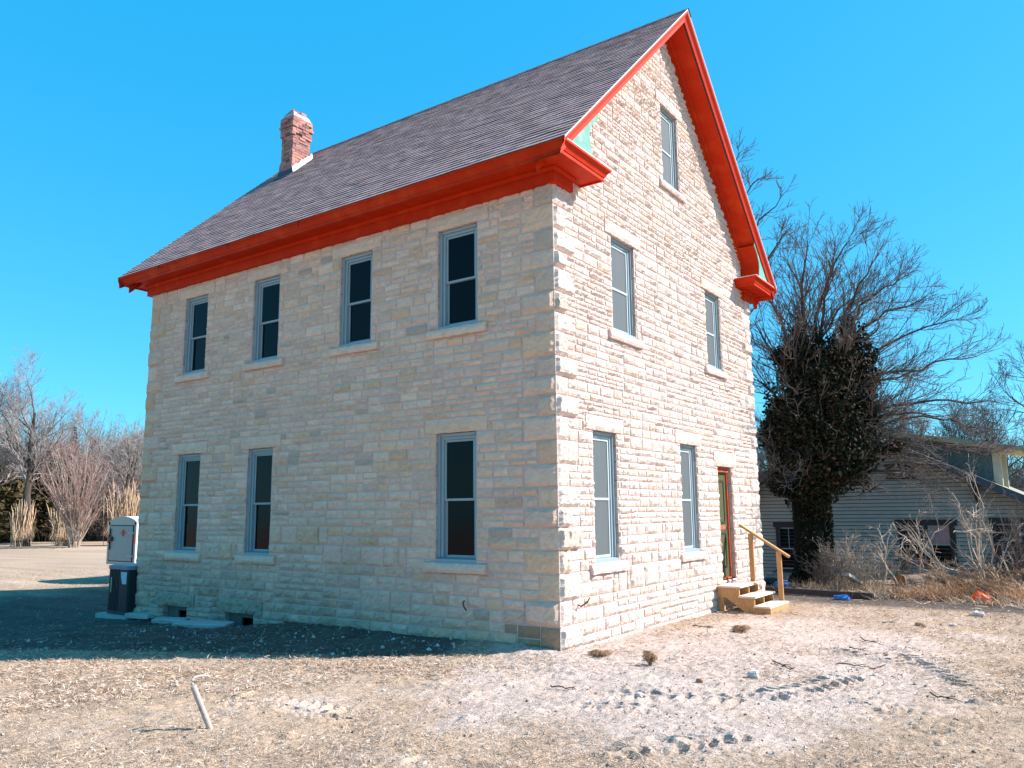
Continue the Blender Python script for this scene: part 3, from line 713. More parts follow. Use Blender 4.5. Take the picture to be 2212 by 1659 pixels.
# ---- ivy-clad tree on the right
rng = np.random.RandomState(101)
tb = at(1757, 1264); tb[2] = float(gz(tb[0], tb[1]))-.05
ivt = thing('ivy_clad_tree', 'big bare tree smothered in dark ivy, behind the wooden steps', 'tree', tb)
up_ = np.array([0, 0, 1.]); R0 = _r0
trunk = np.array([tb, tb+R0*.02+up_*1., tb+R0*-.05+up_*2.2, tb+R0*.0+up_*3.2, tb+R0*.12+up_*4.4, tb+R0*.15+up_*5.4])
tr = MB(); tr.tube(trunk, [.42, .36, .33, .29, .2, .12], 12)
tr.tube([trunk[1]+R0*.1, trunk[2]+R0*.35, trunk[3]+R0*.45+up_*.1, trunk[4]+R0*.6], [.2, .2, .16, .1], 8)
ends = [(1640, 610, 21), (1700, 560, 21.5), (1745, 520, 20.5), (1790, 560, 19.5), (1835, 520, 20), (1890, 560, 19.3), (1945, 600, 20), (2000, 640, 20.5), (2060, 690, 20), (2110, 770, 19.7),
        (2160, 870, 19.5), (2170, 930, 20.3), (2130, 985, 19), (2080, 1030, 20), (2020, 1055, 18.4), (1632, 700, 21), (1636, 820, 20.3), (1640, 940, 20), (1660, 1030, 19.4), (1900, 700, 18.4), (1980, 800, 18.3),
        (1850, 640, 21.6), (1700, 700, 18.8), (2040, 900, 18.3), (1960, 900, 21.5)]
A = []
for U, V, d in ends:
    e = atd(U, V, d); hz = np.clip((e[2]-1.5)/2.2+2.0, 2.4, 4.9); f = hz/5.4*5; i = int(min(f, 4)); st = trunk[i]+(trunk[i+1]-trunk[i])*(f-i)
    A.append(limb(rng, st, e, 14, sag=-.10 if V < 900 else -.16, wob=.05))
A = np.array(A); RA = np.linspace(.065, .012, 14)[None]*np.ones((len(A), 1))
V, F = tubes(A, RA, 6); tr.add(V, F)
tr.build('trunk', m_bark, ivt)
cr = MB()
B1, RB1 = kids(rng, A, RA, 17, 1.65, 15, 42, up=.12, curl=.10, n=8, t0=.18, r0=.4, r1=.3)
RB1 = np.maximum(RB1, .0065)
V, F = tubes(B1, RB1, 4); cr.add(V, F)
FR = np.array([limb(rng, trunk[2]+up_*rng.uniform(-.4, 2.6), trunk[2]+up_*rng.uniform(.0, 3.4)+R0*rng.uniform(-1.9, 2.6)-_f0*rng.uniform(1.3, 2.2), 8, sag=.05, wob=.08) for _ in range(46)])
RF = np.linspace(.02, .007, 8)[None]*np.ones((46, 1)); V, F = tubes(FR, RF, 4); cr.add(V, F); B1 = np.concatenate([B1, FR]); RB1 = np.concatenate([RB1, RF])
B2, RB2 = kids(rng, B1, RB1, 8, .62, 18, 50, up=.22, curl=.13, n=5, t0=.15, r0=.7, r1=.5)
RB2 = np.maximum(RB2, .0048); V, F = tubes(B2, RB2, 3); cr.add(V, F)
sel = rng.rand(len(B2)) < .55
B3, RB3 = kids(rng, B2[sel], RB2[sel], 3, .26, 20, 55, up=.2, curl=.15, n=4, r0=.8, r1=.6)
RB3 = np.maximum(RB3, .004); V, F = tubes(B3, RB3, 3); cr.add(V, F)
cr.build('crown', m_twig, ivt)
# ivy: leaf faces in shells round the trunk and the crown heart
def ivyblob(rng, c, r, n, th=.3):
    d = nrm(rng.normal(size=(n, 3))); q = rng.uniform(1-th, 1.0, (n, 1)); w_ = 1+.62*fbm(d[:, 0]*2.4+c[0], d[:, 1]*2.4, d[:, 2]*2.4, 5)[:, None]
    return np.array(c)+d*np.array(r)*q*w_
LC = []
bl = [((1775, 900, 19.8), (1.12, 1.0, 1.7), 17000), ((1790, 985, 19.4), (1.15, .9, .95), 9000), ((1830, 800, 19.9), (.75, .7, .9), 6000), ((1735, 800, 20.2), (.6, .6, 1.15), 4500), ((1712, 930, 19.6), (.85, .8, 1.1), 6500),
      ((1728, 705, 20.2), (.16, .16, .6), 900), ((1832, 720, 20), (.2, .2, .5), 900), ((1866, 765, 19.9), (.2, .2, .75), 900), ((1690, 770, 20), (.28, .25, .25), 700), ((1872, 900, 19.6), (.35, .35, .45), 1100), ((1920, 965, 19.4), (.45, .2, .12), 350), ((1750, 1060, 19.8), (.75, .6, .45), 3000), ((1690, 1040, 19.9), (.4, .4, .35), 1200)]
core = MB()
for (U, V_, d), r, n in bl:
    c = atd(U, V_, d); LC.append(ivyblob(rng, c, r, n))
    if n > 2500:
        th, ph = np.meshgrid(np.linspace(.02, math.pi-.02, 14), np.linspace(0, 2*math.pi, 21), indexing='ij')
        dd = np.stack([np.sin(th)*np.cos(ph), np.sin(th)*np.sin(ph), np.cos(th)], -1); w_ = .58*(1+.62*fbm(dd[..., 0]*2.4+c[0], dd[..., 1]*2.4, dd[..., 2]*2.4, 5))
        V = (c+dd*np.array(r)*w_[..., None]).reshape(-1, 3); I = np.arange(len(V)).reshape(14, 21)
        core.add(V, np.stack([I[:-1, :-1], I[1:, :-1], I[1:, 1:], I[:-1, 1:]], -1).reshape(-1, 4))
n = 9000; zt = rng.uniform(0, 3.4, n); an = rng.uniform(0, 2*math.pi, n); rr = (.44+.07*fbm(an*1.2, zt*1.5, 0, 3)+.22*sst(.6, 0, zt))*rng.uniform(.86, 1.1, n)
LC.append(np.stack([tb[0]+.08+rr*np.cos(an), tb[1]+rr*np.sin(an), tb[2]+zt], 1))
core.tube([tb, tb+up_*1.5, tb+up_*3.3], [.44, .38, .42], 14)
LC = np.concatenate(LC); LC = LC[fbm(LC[:, 0]*2.1, LC[:, 1]*2.1, LC[:, 2]*2.1, 66)+.25*rng.rand(len(LC)) < .42]
V, F = leaves(rng, LC, .062); c = np.array([.016, .018, .008])*rng.uniform(.4, 1.6, (len(LC), 1)); m = rng.rand(len(LC)) < .05; c[m] = np.array([.10, .10, .05])*rng.uniform(.5, 1.2, (m.sum(), 1)); m = rng.rand(len(LC)) < .06; c[m] = (.11, .05, .025)
iv = mesh('ivy', V, F, m_ivy, ivt, col=np.repeat(c, 4, 0))
core.build('ivy_shade_core', M('ivy_core_shade', (.012, .012, .009), .95, .3, 9, .5, 12, spec=.05), iv)  # dark solid core inside the leaves, standing in for the ivy's inner shade

# ---- generic bare trees
def bare(name, label, base, Ht, spread, seed, k=(13, 9, 6, 3), lean=0., tw=.013, m1=None, m2=None, group=None, tr_=.2, first=.25, cat='tree'):
    rng = np.random.RandomState(seed); base = np.array(base, float); o = thing(name, label, cat, base, group)
    n = 9; t = np.linspace(0, 1, n)[:, None]; P = base+np.array([lean, 0, 1.])*Ht*.82*t+np.cumsum(rng.normal(size=(n, 3))*[.02, .02, 0]*Ht, 0)*t; P = P[None]; R = np.linspace(tr_, tr_*.25, n)[None]
    m = MB(); V, F = tubes(P, R, 8); m.add(V, F)
    Q, RQ = kids(rng, P, R, k[0], spread, 25, 60, up=.35, curl=.14, n=9, t0=first, r0=.55, r1=.2, taperlen=.45); RQ = np.maximum(RQ, tw*1.2)
    V, F = tubes(Q, RQ, 5); m.add(V, F); m.build('trunk', m1 or m_bark, o)
    c = MB(); ln = spread*.5
    for kk in k[1:]:
        Q, RQ = kids(rng, Q, RQ, kk, ln, 22, 55, up=.25, curl=.16, n=5, t0=.2, r0=.65, r1=.4, taperlen=.4); RQ = np.maximum(RQ, tw*.55)
        V, F = tubes(Q, RQ, 3); c.add(V, F); ln *= .52
    c.build('crown', m2 or m_twigg, o)
    return o
def gat(U, V): p = at(U, V); return p
def gd(U, d):
    """ground point under screen column U at camera depth d"""
    p = atd(U, 1120, d); return np.array([p[0], p[1], 0.])
bt = bare('bare_tree', 'tall grey bare tree standing above the pampas grass at the far left', gd(58, 50), 10.3, 4.2, 11, (15, 10, 6, 4), lean=.02, m1=m_bark, tr_=.3, first=.3, group='bare trees along the far edge of the lawn')
bt2 = bare('bare_tree', 'tall bare tree cut by the left edge of the photo', gd(-38, 52), 10.8, 4.2, 12, (14, 10, 6, 4), tr_=.28, first=.3, group='bare trees along the far edge of the lawn')
bt3 = bare('bare_tree', 'dark forked bare tree close to the left corner of the stone house', gd(262, 54), 7.6, 3.4, 13, (12, 9, 6, 4), tr_=.19, first=.3, group='bare trees along the far edge of the lawn')
bt4 = bare('bare_tree', 'pale bare tree behind the reddish shrub', gd(212, 62), 8.9, 3.6, 14, (12, 9, 6, 4), tr_=.17, group='bare trees along the far edge of the lawn')
def again(src, lab, U, d, rz, s, grp):
    o = copytree(src, tuple(gd(U, d)), rz, s); o['label'] = lab; o['group'] = grp; return o
GL = 'bare trees along the far edge of the lawn'
again(bt3, 'small bare tree half hidden by the stone house at the left', 298, 60, 1.2, 1.05, GL)
again(bt4, 'slim bare tree between the tall grey tree and the reddish shrub', 112, 70, 2.2, .8, GL)
again(bt3, 'low bare tree behind the middle pampas clump', 172, 74, .6, .95, GL)
# tree behind the house, its top showing past the right roof slope
rng = np.random.RandomState(55)
hb = atd(1530, 1120, 27); hb[2] = 0
ht = thing('bare_tree', 'bare tree behind the stone house whose twigs show past the right roof slope', 'tree', hb)
tk = np.array([hb, hb+up_*3, hb+up_*6+R0*.3, hb+up_*9+R0*.4]); m = MB(); m.tube(tk, [.3, .26, .2, .12], 8)
EN = [(1598, 330, 27), (1640, 385, 26), (1690, 420, 27), (1712, 485, 26), (1690, 505, 28), (1650, 560, 27), (1610, 600, 27), (1635, 470, 28), (1620, 650, 26), (1580, 420, 26), (1560, 330, 27), (1655, 640, 29)]
A = np.array([limb(rng, tk[2 if V > 480 else 3], atd(U, V, d), 12, sag=-.08, wob=.05) for U, V, d in EN]); RA = np.linspace(.08, .012, 12)[None]*np.ones((len(A), 1))
V, F = tubes(A, RA, 5); m.add(V, F); m.build('trunk', m_bark, ht); c = MB()
Q, RQ = kids(rng, A, RA, 12, 1.2, 20, 50, up=.15, curl=.14, n=7, t0=.4, r0=.5); RQ = np.maximum(RQ, .009); V, F = tubes(Q, RQ, 3); c.add(V, F)
Q, RQ = kids(rng, Q, RQ, 6, .5, 20, 55, up=.2, curl=.16, n=5, r0=.7); RQ = np.maximum(RQ, .007); V, F = tubes(Q, RQ, 3); c.add(V, F)
c.build('crown', m_twig, ht)
GR = 'bare trees behind the grey bungalow'
bt5 = bare('bare_tree', 'bare tree behind the bungalow dormer at the right edge', gd(2175, 46), 7.2, 3.2, 21, (12, 9, 6, 3), tr_=.2, m2=m_twig, group=GR)
bt6 = bare('bare_tree', 'taller bare tree cut by the right edge of the photo', gd(2275, 40), 12.0, 3.6, 22, (14, 9, 5, 3), tr_=.2, m2=m_twig, group=GR)
for lab, U, d, rz, s in (('round-topped bare tree above the bungalow ridge', 1985, 52, 1., 1.05), ('bare tree above the right end of the bungalow roof', 2075, 56, 2.1, 1.12), ('bare tree seen through the ivy-clad tree\'s right branches', 1900, 58, 3.3, 1.12), ('bare tree behind the ivy-covered trunk', 1790, 60, 4.2, 1.0), ('bare tree between the stone house and the ivy-clad tree', 1675, 58, 5.2, 1.05)):
    again(bt5, lab, U, d, rz, s, GR)
# ---- cedars
def cedar(label, base, Ht, w_, seed, cols, spire=False):
    rng = np.random.RandomState(seed); base = np.array(base, float); o = thing('cedar_tree', label, 'tree', base, 'cedars in the treeline')
    m = MB(); m.tube([base, base+up_*Ht*.6], [.14, .05], 6); m.build('trunk', m_bark, o)
    n = 9000; t = rng.rand(n)**.8; a = rng.uniform(0, 2*math.pi, n)
    prof = (np.sin(np.clip(t, 0, 1)*math.pi*.5+math.pi*.5)**(.7))*np.minimum(1, t*6+.45) if not spire else (1-t)*np.minimum(1, t*6+.4)
    q = w_*prof*(1+.35*fbm(a*2, t*9, 0, seed))*rng.uniform(.55, 1.05, n)
    C = np.stack([base[0]+q*np.cos(a), base[1]+q*np.sin(a), base[2]+.3+t*Ht*.97], 1)
    V, F = leaves(rng, C, .22, asp=1.8); c = np.array(cols)[rng.randint(len(cols), size=n)]*rng.uniform(.6, 1.4, (n, 1))
    mesh('crown', V, F, m_ced, o, col=np.repeat(c, 4, 0)); return o
ol = [(.095, .075, .035), (.065, .055, .028), (.12, .09, .045)]; br = [(.10, .065, .035), (.07, .055, .03), (.13, .085, .05)]
cedar('olive green cedar at the left edge behind the pampas grass', gd(5, 56), 5.6, 1.9, 1, ol)
cedar('brown-tinged cedar right of the tall grey tree', gd(100, 60), 6.6, 2.3, 2, ol+br)
cedar('rust-brown cedar behind the reddish shrub', gd(133, 62), 6.9, 2.2, 3, br)
cedar('narrow dark cedar spire rising over the reddish shrub', gd(146, 66), 9.1, 1.1, 4, [(.05, .05, .04), (.04, .045, .04)], True)
cedar('low cedar beside the cargo trailer', gd(235, 66), 5.6, 2.4, 6, br)
cedar('cedar filling the gap at the stone house corner', gd(285, 70), 5.8, 2.6, 7, br+ol)
# ---- thickets: far woods that read as one mass
def thicket(name, U0, U1, d0, d1, h, n, seed, mat, tw=.016, zoff=0):
    rng = np.random.RandomState(seed); P0 = np.array([gd(u, d) for u, d in zip(rng.uniform(U0, U1, n), rng.uniform(d0, d1, n))])
    L = h*rng.uniform(.35, 1.05, n)*(1+.18*fbm(P0[:, 0]*.12, P0[:, 1]*.12, 0, seed)); d = nrm(rng.normal(size=(n, 3))*.32+up_); pts = [P0]
    for i in range(5): d = nrm(d+rng.normal(size=d.shape)*.16+up_*.05); pts.append(pts[-1]+d*(L/5)[:, None])
    P = np.stack(pts, 1); R = np.linspace(1, .45, 6)[None]*rng.uniform(.8, 2.2, (n, 1))*tw; m = MB(); V, F = tubes(P, R, 3); m.add(V, F)
    Q, RQ = kids(rng, P, R, 7, h*.16, 25, 65, up=.1, curl=.2, n=4, r0=.7, r1=.6); V, F = tubes(Q, np.maximum(RQ, tw*.5), 3); m.add(V, F)
    o = m.build(name, mat, loc=tuple(P0[0])); tag(o, kind='stuff'); return o
tag(thicket('woodland', -140, 330, 60, 92, 9.8, 6000, 61, M('brown_grey_twigs', (.235, .185, .155), .95, .25, .5, spec=.1)), 'grey leafless woodland beyond the far edge of the lawn', 'woodland')
tag(thicket('undergrowth', -140, 330, 58, 66, 2.6, 2600, 62, m_bark, .02), 'dark tangled undergrowth at the foot of the far treeline', 'undergrowth')
tag(thicket('woodland', 1600, 2420, 48, 72, 6.2, 4200, 63, m_twig), 'brownish leafless woodland behind the grey bungalow', 'woodland')
# ---- reddish many-stemmed shrub on the lawn
rng = np.random.RandomState(71)
sb_ = gd(166, 47.5); sh = thing('tall_shrub', 'tall fan-shaped leafless shrub with pale stems and reddish twig tips on the lawn', 'shrub', sb_)
A = []
for U in np.concatenate([np.linspace(78, 252, 26), np.linspace(110, 235, 10)]):
    vt = 945+((U-160)/95)**2*90+rng.uniform(-15, 60); A.append(limb(rng, sb_+np.array([rng.uniform(-.3, .3), rng.uniform(-.3, .3), 0]), atd(U, vt, 47.5+rng.uniform(-2, 2)), 10, sag=.10*np.sign(U-165)*0-.06, wob=.03))
A = np.array(A); RA = np.linspace(.05, .014, 10)[None]*np.ones((len(A), 1)); m = MB(); V, F = tubes(A, RA, 4); m.add(V, F); m.build('stems', m_pale, sh)
c = MB(); Q, RQ = kids(rng, A, RA, 11, 1.5, 12, 35, up=.2, curl=.1, n=5, t0=.15, r0=.6); RQ = np.maximum(RQ, .008); V, F = tubes(Q, RQ, 3); c.add(V, F)
Q, RQ = kids(rng, Q, RQ, 4, .6, 20, 50, up=.2, curl=.18, n=4, r0=.7); RQ = np.maximum(RQ, .006); V, F = tubes(Q, RQ, 3); c.add(V, F); c.build('twigs', m_twigr, sh)
# ---- pampas clumps
def pampas(label, U, d, Ht, w_, seed, skirt=True):
    rng = np.random.RandomState(seed); b = gd(U, d); o = thing('pampas_grass', label, 'ornamental grass', b, 'pampas grass clumps on the lawn edge')
    n = 80; P = []; 
    for i in range(n):
        s = b+np.array([rng.normal()*w_*.22, rng.normal()*w_*.22, 0]); e = s+np.array([rng.normal()*w_*.22, rng.normal()*w_*.2, Ht*rng.uniform(.55, 1)]); p = limb(rng, s, e, 7, wob=.02); p[-1] += [rng.uniform(-.2, .2), 0, -.1]; P.append(p)
    m = MB(); V, F = tubes(np.array(P), np.array([[.016, .016, .016, .018, .03, .03, .01]]*n), 3); m.add(V, F); m.build('stalks', m_pamp, o)
    n = 700; a = rng.uniform(0, 2*math.pi, n); r = w_*.62*rng.uniform(.3, 1, n); hh = Ht*.36*rng.uniform(.6, 1.1, n); t = np.linspace(0, 1, 7)
    P = np.stack([b[0]+np.cos(a)[:, None]*r[:, None]*t**1.2, b[1]+np.sin(a)[:, None]*r[:, None]*t**1.2, hh[:, None]*(np.sin(t*2.6))], -1)
    m = MB(); V, F = tubes(P, np.full((n, 7), .014)*np.linspace(1, .4, 7), 3); m.add(V, F); m.build('leaves', m_pamp, o)
pampas('pampas grass clump furthest left, below the tall grey tree', 52, 50, 3.1, 1.15, 81)
pampas('pampas grass clump just left of the reddish shrub', 143, 50, 3.0, 1.5, 82)
pampas('pampas grass clump behind the cargo trailer', 268, 50, 4.3, 2.0, 83)

# ------------------------------------------------------------------ cargo trailer
p0 = at(231, 1218, 2, .36); yr = p0[1]; x0 = p0[0]; x1 = at(291, 1225, 1, yr)[0]; zt = at(236, 1128, 1, yr)[2]; zb = .36; wd = x1-x0; zp = zt+.18
tl = thing('cargo_trailer', 'small grey enclosed cargo trailer with a round-topped rear door, parked behind the dark air conditioner', 'trailer', ((x0+x1)/2, yr+1.6, float(gz((x0+x1)/2, yr+1.6))))
def arch(y, e=0., z_=0.):
    t = np.linspace(0, 1, 13); return [(x0+e, y, zb+e)]+[(x0+e+(wd-2*e)*q, y, zt-e+(zp-zt)*math.sin(q*math.pi)**.7+z_) for q in t]+[(x1-e, y, zb+e)]
m = MB(); a = arch(yr); b = arch(yr+3.3); n = len(a); m.add(a+b, np.array([[i, i+1, n+i+1, n+i] for i in range(n-1)]+[[n-1, 0, n, 2*n-1]])); m.add(a, np.array([list(range(n))])); m.add(b, np.array([list(range(n))[::-1]])); bd = m.build('body', m_trlw, tl)
m = MB(); yy = yr-.004
for r in [(x0, x0+.1, zb, zt), (x1-.1, x1, zb, zt), (x0+.101, x1-.101, zb, zb+.09)]: m.box((r[0], yr-.03, r[2]), (r[1], yr-.001, r[3]))
a = arch(yr-.03, .0); bb = [(x, y, max(z, 0)) for x, y, z in a[1:-1]]; lo = [(x, yr-.03, zt-.08) for x, y, z in bb]; k = len(bb); m.add(bb+lo, np.array([[i, i+1, k+i+1, k+i] for i in range(k-1)])); m.build('rear_frame', m_trl2, bd)
m = MB(); m.box((x0+.16, yr-.045, zb+.12), (x1-.16, yr-.002, zt-.12)); dr = m.build('door', m_trl, tl)
m = MB(); 
for r in [(x0+.125, x0+.155, zb+.1, zt-.1), (x1-.155, x1-.125, zb+.1, zt-.1), (x0+.156, x1-.156, zt-.117, zt-.09), (x0+.156, x1-.156, zb+.093, zb+.117)]: m.box((r[0], yr-.04, r[2]), (r[1], yr-.003, r[3]))
m.build('door_seal', m_black, dr)
m = MB(); m.tube([(x0+.19, yr-.07, zb+.45), (x0+.19, yr-.07, zt-.2)], .02, 6); m.build('lock_bar', m_black, dr)
m = MB(); m.box((x0+.2, yr-.1, (zb+zt)/2+.06), (x0+.34, yr-.046, (zb+zt)/2+.2)); m.build('handle', m_black, dr)
for z in (zb+.25, zt-.35):
    m = MB(); m.box((x1-.42, yr-.065, z), (x1-.05, yr-.046, z+.045)); m.build('hinge', m_trl2, dr)
ex = (x0+x1)/2+.12; ez = zt-.33; em = MB(); t = np.linspace(0, 2*math.pi, 17)[:-1]; em.add([(ex+.11*math.cos(q), yr-.0475, ez+.12*math.sin(q)) for q in t]+[(ex+.065*math.cos(q), yr-.0475, ez+.07*math.sin(q)) for q in t], np.array([[i, (i+1) % 16, 16+(i+1) % 16, 16+i] for i in range(16)])); em.box((ex-.2, yr-.051, ez-.018), (ex+.2, yr-.048, ez+.018)); em.build('emblem', m_tail, dr)
em = MB(); em.add([(ex+.063*math.cos(q), yr-.0472, ez+.068*math.sin(q)) for q in t], np.array([list(range(16))])); em.build('emblem', m_black, dr)
for x in (x0+.05, x1-.05):
    m = MB(); m.box((x-.035, yr-.05, zb+.66), (x+.035, yr-.031, zb+.92)); m.build('tail_light', m_tail, tl)
for x in (x0-.02, x1-.18):
    m = MB(); t = np.linspace(0, 2*math.pi, 21)[:-1]; V = [(x+dx, yr+1.7+.33*math.cos(q), .33-.2+.33*math.sin(q)) for dx in (0, .2) for q in t]; m.add(V, np.array([[i, (i+1) % 20, 20+(i+1) % 20, 20+i] for i in range(20)])); m.add(V, np.array([list(range(20)), list(range(39, 19, -1))])); wh = m.build('wheel', m_black, tl)
m = MB(); m.box((x0+.5, yr+.02, zb-.12), (x1-.3, yr+3.2, zb-.002)); m.box((x0+.9, yr+3.3, zb-.08), (x0+1.0, yr+4.4, zb)); m.build('chassis', m_black, tl)

# ------------------------------------------------------------------ air conditioner on its pad
c0 = at(251, 1331, 2, -.15); gzv = -.15; hw = .45; cy = c0[1]+hw; cx = c0[0]-.02; zt = at(250, 1222, 1, cy-hw)[2]
pd = MB(); rng = np.random.RandomState(3); pd.box((cx-.6, cy-.56, gzv-.12), (cx+.55, cy+.5, gzv+.03), jit=.01, rng=rng); o = pd.build('concrete_pad', m_conc, loc=(cx, cy, gzv)); tag(o, 'thin pale concrete pad under the dark air conditioner', 'pad')
ac = thing('air_conditioner', 'dark louvred air conditioner on a pad at the left corner of the stone house', 'air conditioner', (cx, cy, gzv+.03))
def rr_(h, r, z, n=6):
    P = []
    for (sx, sy, a0) in ((1, 1, 0), (-1, 1, 90), (-1, -1, 180), (1, -1, 270)):
        for i in range(n): q = math.radians(a0+90*i/(n-1)); P.append((cx+sx*(h-r)+r*math.cos(q), cy+sy*(h-r)+r*math.sin(q), z))
    return P
m = MB(); zz_ = [gzv+.035, gzv+.1, zt-.08, zt-.03]; k = 24
V = sum([rr_(hw-.035, .12, z) for z in zz_], []); m.add(V, np.array([[i*k+j, i*k+(j+1) % k, (i+1)*k+(j+1) % k, (i+1)*k+j] for i in range(3) for j in range(k)])); body = m.build('body', m_black, ac)
m = MB(); P = rr_(hw-.012, .13, 0, 9); n = len(P)
per = []
for i in range(n):
    a = np.array(P[i]); b = np.array(P[(i+1) % n]); L = np.linalg.norm(b-a); kk = max(1, int(L/.05))
    for j in range(kk): per.append(a+(b-a)*j/kk)
for p in per: m.box((p[0]-.009, p[1]-.009, gzv+.1), (p[0]+.009, p[1]+.009, zt-.07))
m.build('louvres', m_ac, body);
for nm, z0_, z1_, h in (('base_pan', gzv+.03, gzv+.1, hw), ('top_cap', zt-.07, zt, hw+.01)):
    m = MB(); V = rr_(h, .13, z0_)+rr_(h, .13, z1_)+rr_(h-.06, .1, z1_+.012); m.add(V, np.array([[i*k+j, i*k+(j+1) % k, (i+1)*k+(j+1) % k, (i+1)*k+j] for i in range(2) for j in range(k)])); m.add(V[48:], np.array([list(range(24))])); m.add(V[:24], np.array([list(range(23, -1, -1))])); m.build(nm, M('grey_ac_cap', (.16, .18, .21), .4, .1, 9, spec=.5) if nm == 'top_cap' else m_ac, ac)
m = MB(); m.box((cx+.06, cy-hw+.005, gzv+.1), (cx+hw-.12, cy-hw+.012, zt-.07)); m.build('service_panel', m_black, ac)
m = MB(); m.add([(cx+.09, cy-hw+.002, zt-.12), (cx+.31, cy-hw+.002, zt-.12), (cx+.31, cy-hw+.002, zt-.36), (cx+.16, cy-hw+.002, zt-.36), (cx+.13, cy-hw+.002, zt-.29), (cx+.10, cy-hw+.002, zt-.22)], np.array([[0, 1, 2, 3, 4, 5]])); m.build('sticker', m_label, ac)
m = MB(); m.box((cx-.27, cy-hw-.004, zt-.54), (cx-.235, cy-hw+.001, zt-.24)); m.build('sticker', M('yellowish_strip', (.38, .40, .28), .5, .5, 40), ac)

# ------------------------------------------------------------------ stone slabs by the basement windows
def rock(name, label, cat, c, size, seed, mat, group=None, rz=0., tilt=0., n=10, flat=True, jag=.12):
    rng = np.random.RandomState(seed); c = np.array(c, float)
    th, ph = np.meshgrid(np.linspace(0, math.pi, n), np.linspace(0, 2*math.pi, 2*n+1), indexing='ij')
    d = np.stack([np.sin(th)*np.cos(ph), np.sin(th)*np.sin(ph), np.cos(th)], -1); e = .30 if flat else .75
    d = np.sign(d)*np.abs(d)**e; w_ = 1+jag*fbm(d[..., 0]*2+seed, d[..., 1]*2, d[..., 2]*2, seed, 3)
    V = d*np.array(size)/2*w_[..., None]; V = V.reshape(-1, 3)
    ct, st = math.cos(tilt), math.sin(tilt); V = V@np.array([[1, 0, 0], [0, ct, -st], [0, st, ct]]).T
    cz, sz = math.cos(rz), math.sin(rz); V = V@np.array([[cz, -sz, 0], [sz, cz, 0], [0, 0, 1]]).T
    I = np.arange(len(V)).reshape(n, 2*n+1); F = np.stack([I[:-1, :-1], I[1:, :-1], I[1:, 1:], I[:-1, 1:]], -1).reshape(-1, 4)
    o = mesh(name, V+c, F, mat, loc=tuple(c-np.array([0, 0, size[2]/2]))); return tag(o, label, cat, group)
GS = 'limestone slabs round the basement windows'
def sl_at(U, V, z, s, lab, seed, rz, tilt): p = at(U, V, 2, z); rock('stone_slab', lab, 'slab', p, s, seed, m_slab, GS, rz, tilt)
sl_at(437, 1350, -.05, (1.1, .36, .10), 'longest limestone slab, lying between the two basement openings', 1, .42, .08)
sl_at(368, 1340, -.10, (.72, .30, .09), 'limestone slab in front of the left basement opening', 2, .25, .05)
sl_at(302, 1330, -.10, (.72, .2, .10), 'narrow limestone slab close to the air conditioner', 3, .15, .0)
sl_at(512, 1364, -.06, (.75, .32, .08), 'flat limestone slab in front of the right basement opening', 4, .5, .03)
sl_at(455, 1366, -.08, (.8, .25, .10), 'thin half-buried slab tucked under the longest slab', 5, .5, .0)
sl_at(572, 1356, -.03, (.45, .22, .07), 'small pale slab at the right side of the right basement opening', 6, .2, .0)

# ------------------------------------------------------------------ wooden steps
stp = thing('wooden_steps', 'new lumber steps with three pale treads and a handrail at the door', 'steps', (.5, 6.2, 0))
Y0, Y1 = 5.62, 6.75
prof = [(.05, .435), (.455, .435), (.455, .262), (.735, .262), (.735, .095), (1.0, .095), (1.0, -.06), (.64, -.06), (.20, .25), (.05, .25)]
for y in (Y0, (Y0+Y1)/2-.02, Y1-.04):
    m = MB(); V = [(x, yy, z) for yy in (y, y+.038) for x, z in prof]; n = len(prof); m.add(V, np.array([[i, n+i, n+(i+1) % n, (i+1) % n] for i in range(n)])); m.add(V, np.array([list(range(n)), list(range(2*n-1, n-1, -1))])); m.build('stringer', m_wood, stp)
for (xa, xb, z) in ((.04, .25, .436), (.256, .485, .436), (.44, .765, .264), (.72, 1.03, .097)):
    m = MB(); m.box((xa, Y0-.025, z), (xb, Y1+(.03 if z > .2 else .0), z+.032)); m.build('tread', m_ply, stp)
m = MB(); m.box((1.001, Y0-.001, -.06), (1.026, Y1, .094)); m.build('toe_board', m_wood, stp)
m = MB(); m.box((.06, Y0+.02, -.05), (.15, Y0+.09, .25)); m.box((.06, Y1-.12, -.05), (.15, Y1-.05, .25)); m.build('landing_leg', m_wood, stp)
for xp, za, zb_ in ((.345, -.02, 1.40), (.885, -.05, 1.06)):
    m = MB(); m.bar((xp, Y1+.025, za), (xp-.005, Y1+.025, zb_), .092, .042, up=(0, 1, 0)); m.build('post', m_wood, stp)
m = MB(); m.bar((.13, Y1+.028, 1.575), (1.08, Y1+.028, .965), .095, .042, up=(0, 0, 1)); m.build('handrail', m_wood, stp)

# ------------------------------------------------------------------ grey bungalow on the right
YB = 15.5
nb = thing('grey_bungalow', 'low grey clapboard bungalow with dark trimmed windows behind the ivy-clad tree', 'house', (1.2, YB+4, 0))
AX, AZ, SL = .62, 4.02, .505            # apex of the wall plane
zr_ = lambda x: AZ-SL*abs(x-AX)
m = MB(); xl, xr = -4.1, 5.4; z = -.3
while z < AZ:
    z2 = z+.105
    # lapped board: bottom edge stands proud, clipped under the roof slope
    def hw_(z): return (AZ-z)/SL
    a0, b0, a1, b1 = max(xl, AX-hw_(z)), min(xr, AX+hw_(z)), max(xl, AX-hw_(z2)), min(xr, AX+hw_(z2))
    if b1 > a1: m.add([(a0, YB-.034, z+.016), (b0, YB-.034, z+.016), (b1, YB-.004, z2), (a1, YB-.004, z2), (a0, YB-.002, z+.016), (b0, YB-.002, z+.016)], np.array([[0, 1, 2, 3], [4, 5, 1, 0]]))
    z = z2
wl = m.build('wall', m_side, nb)
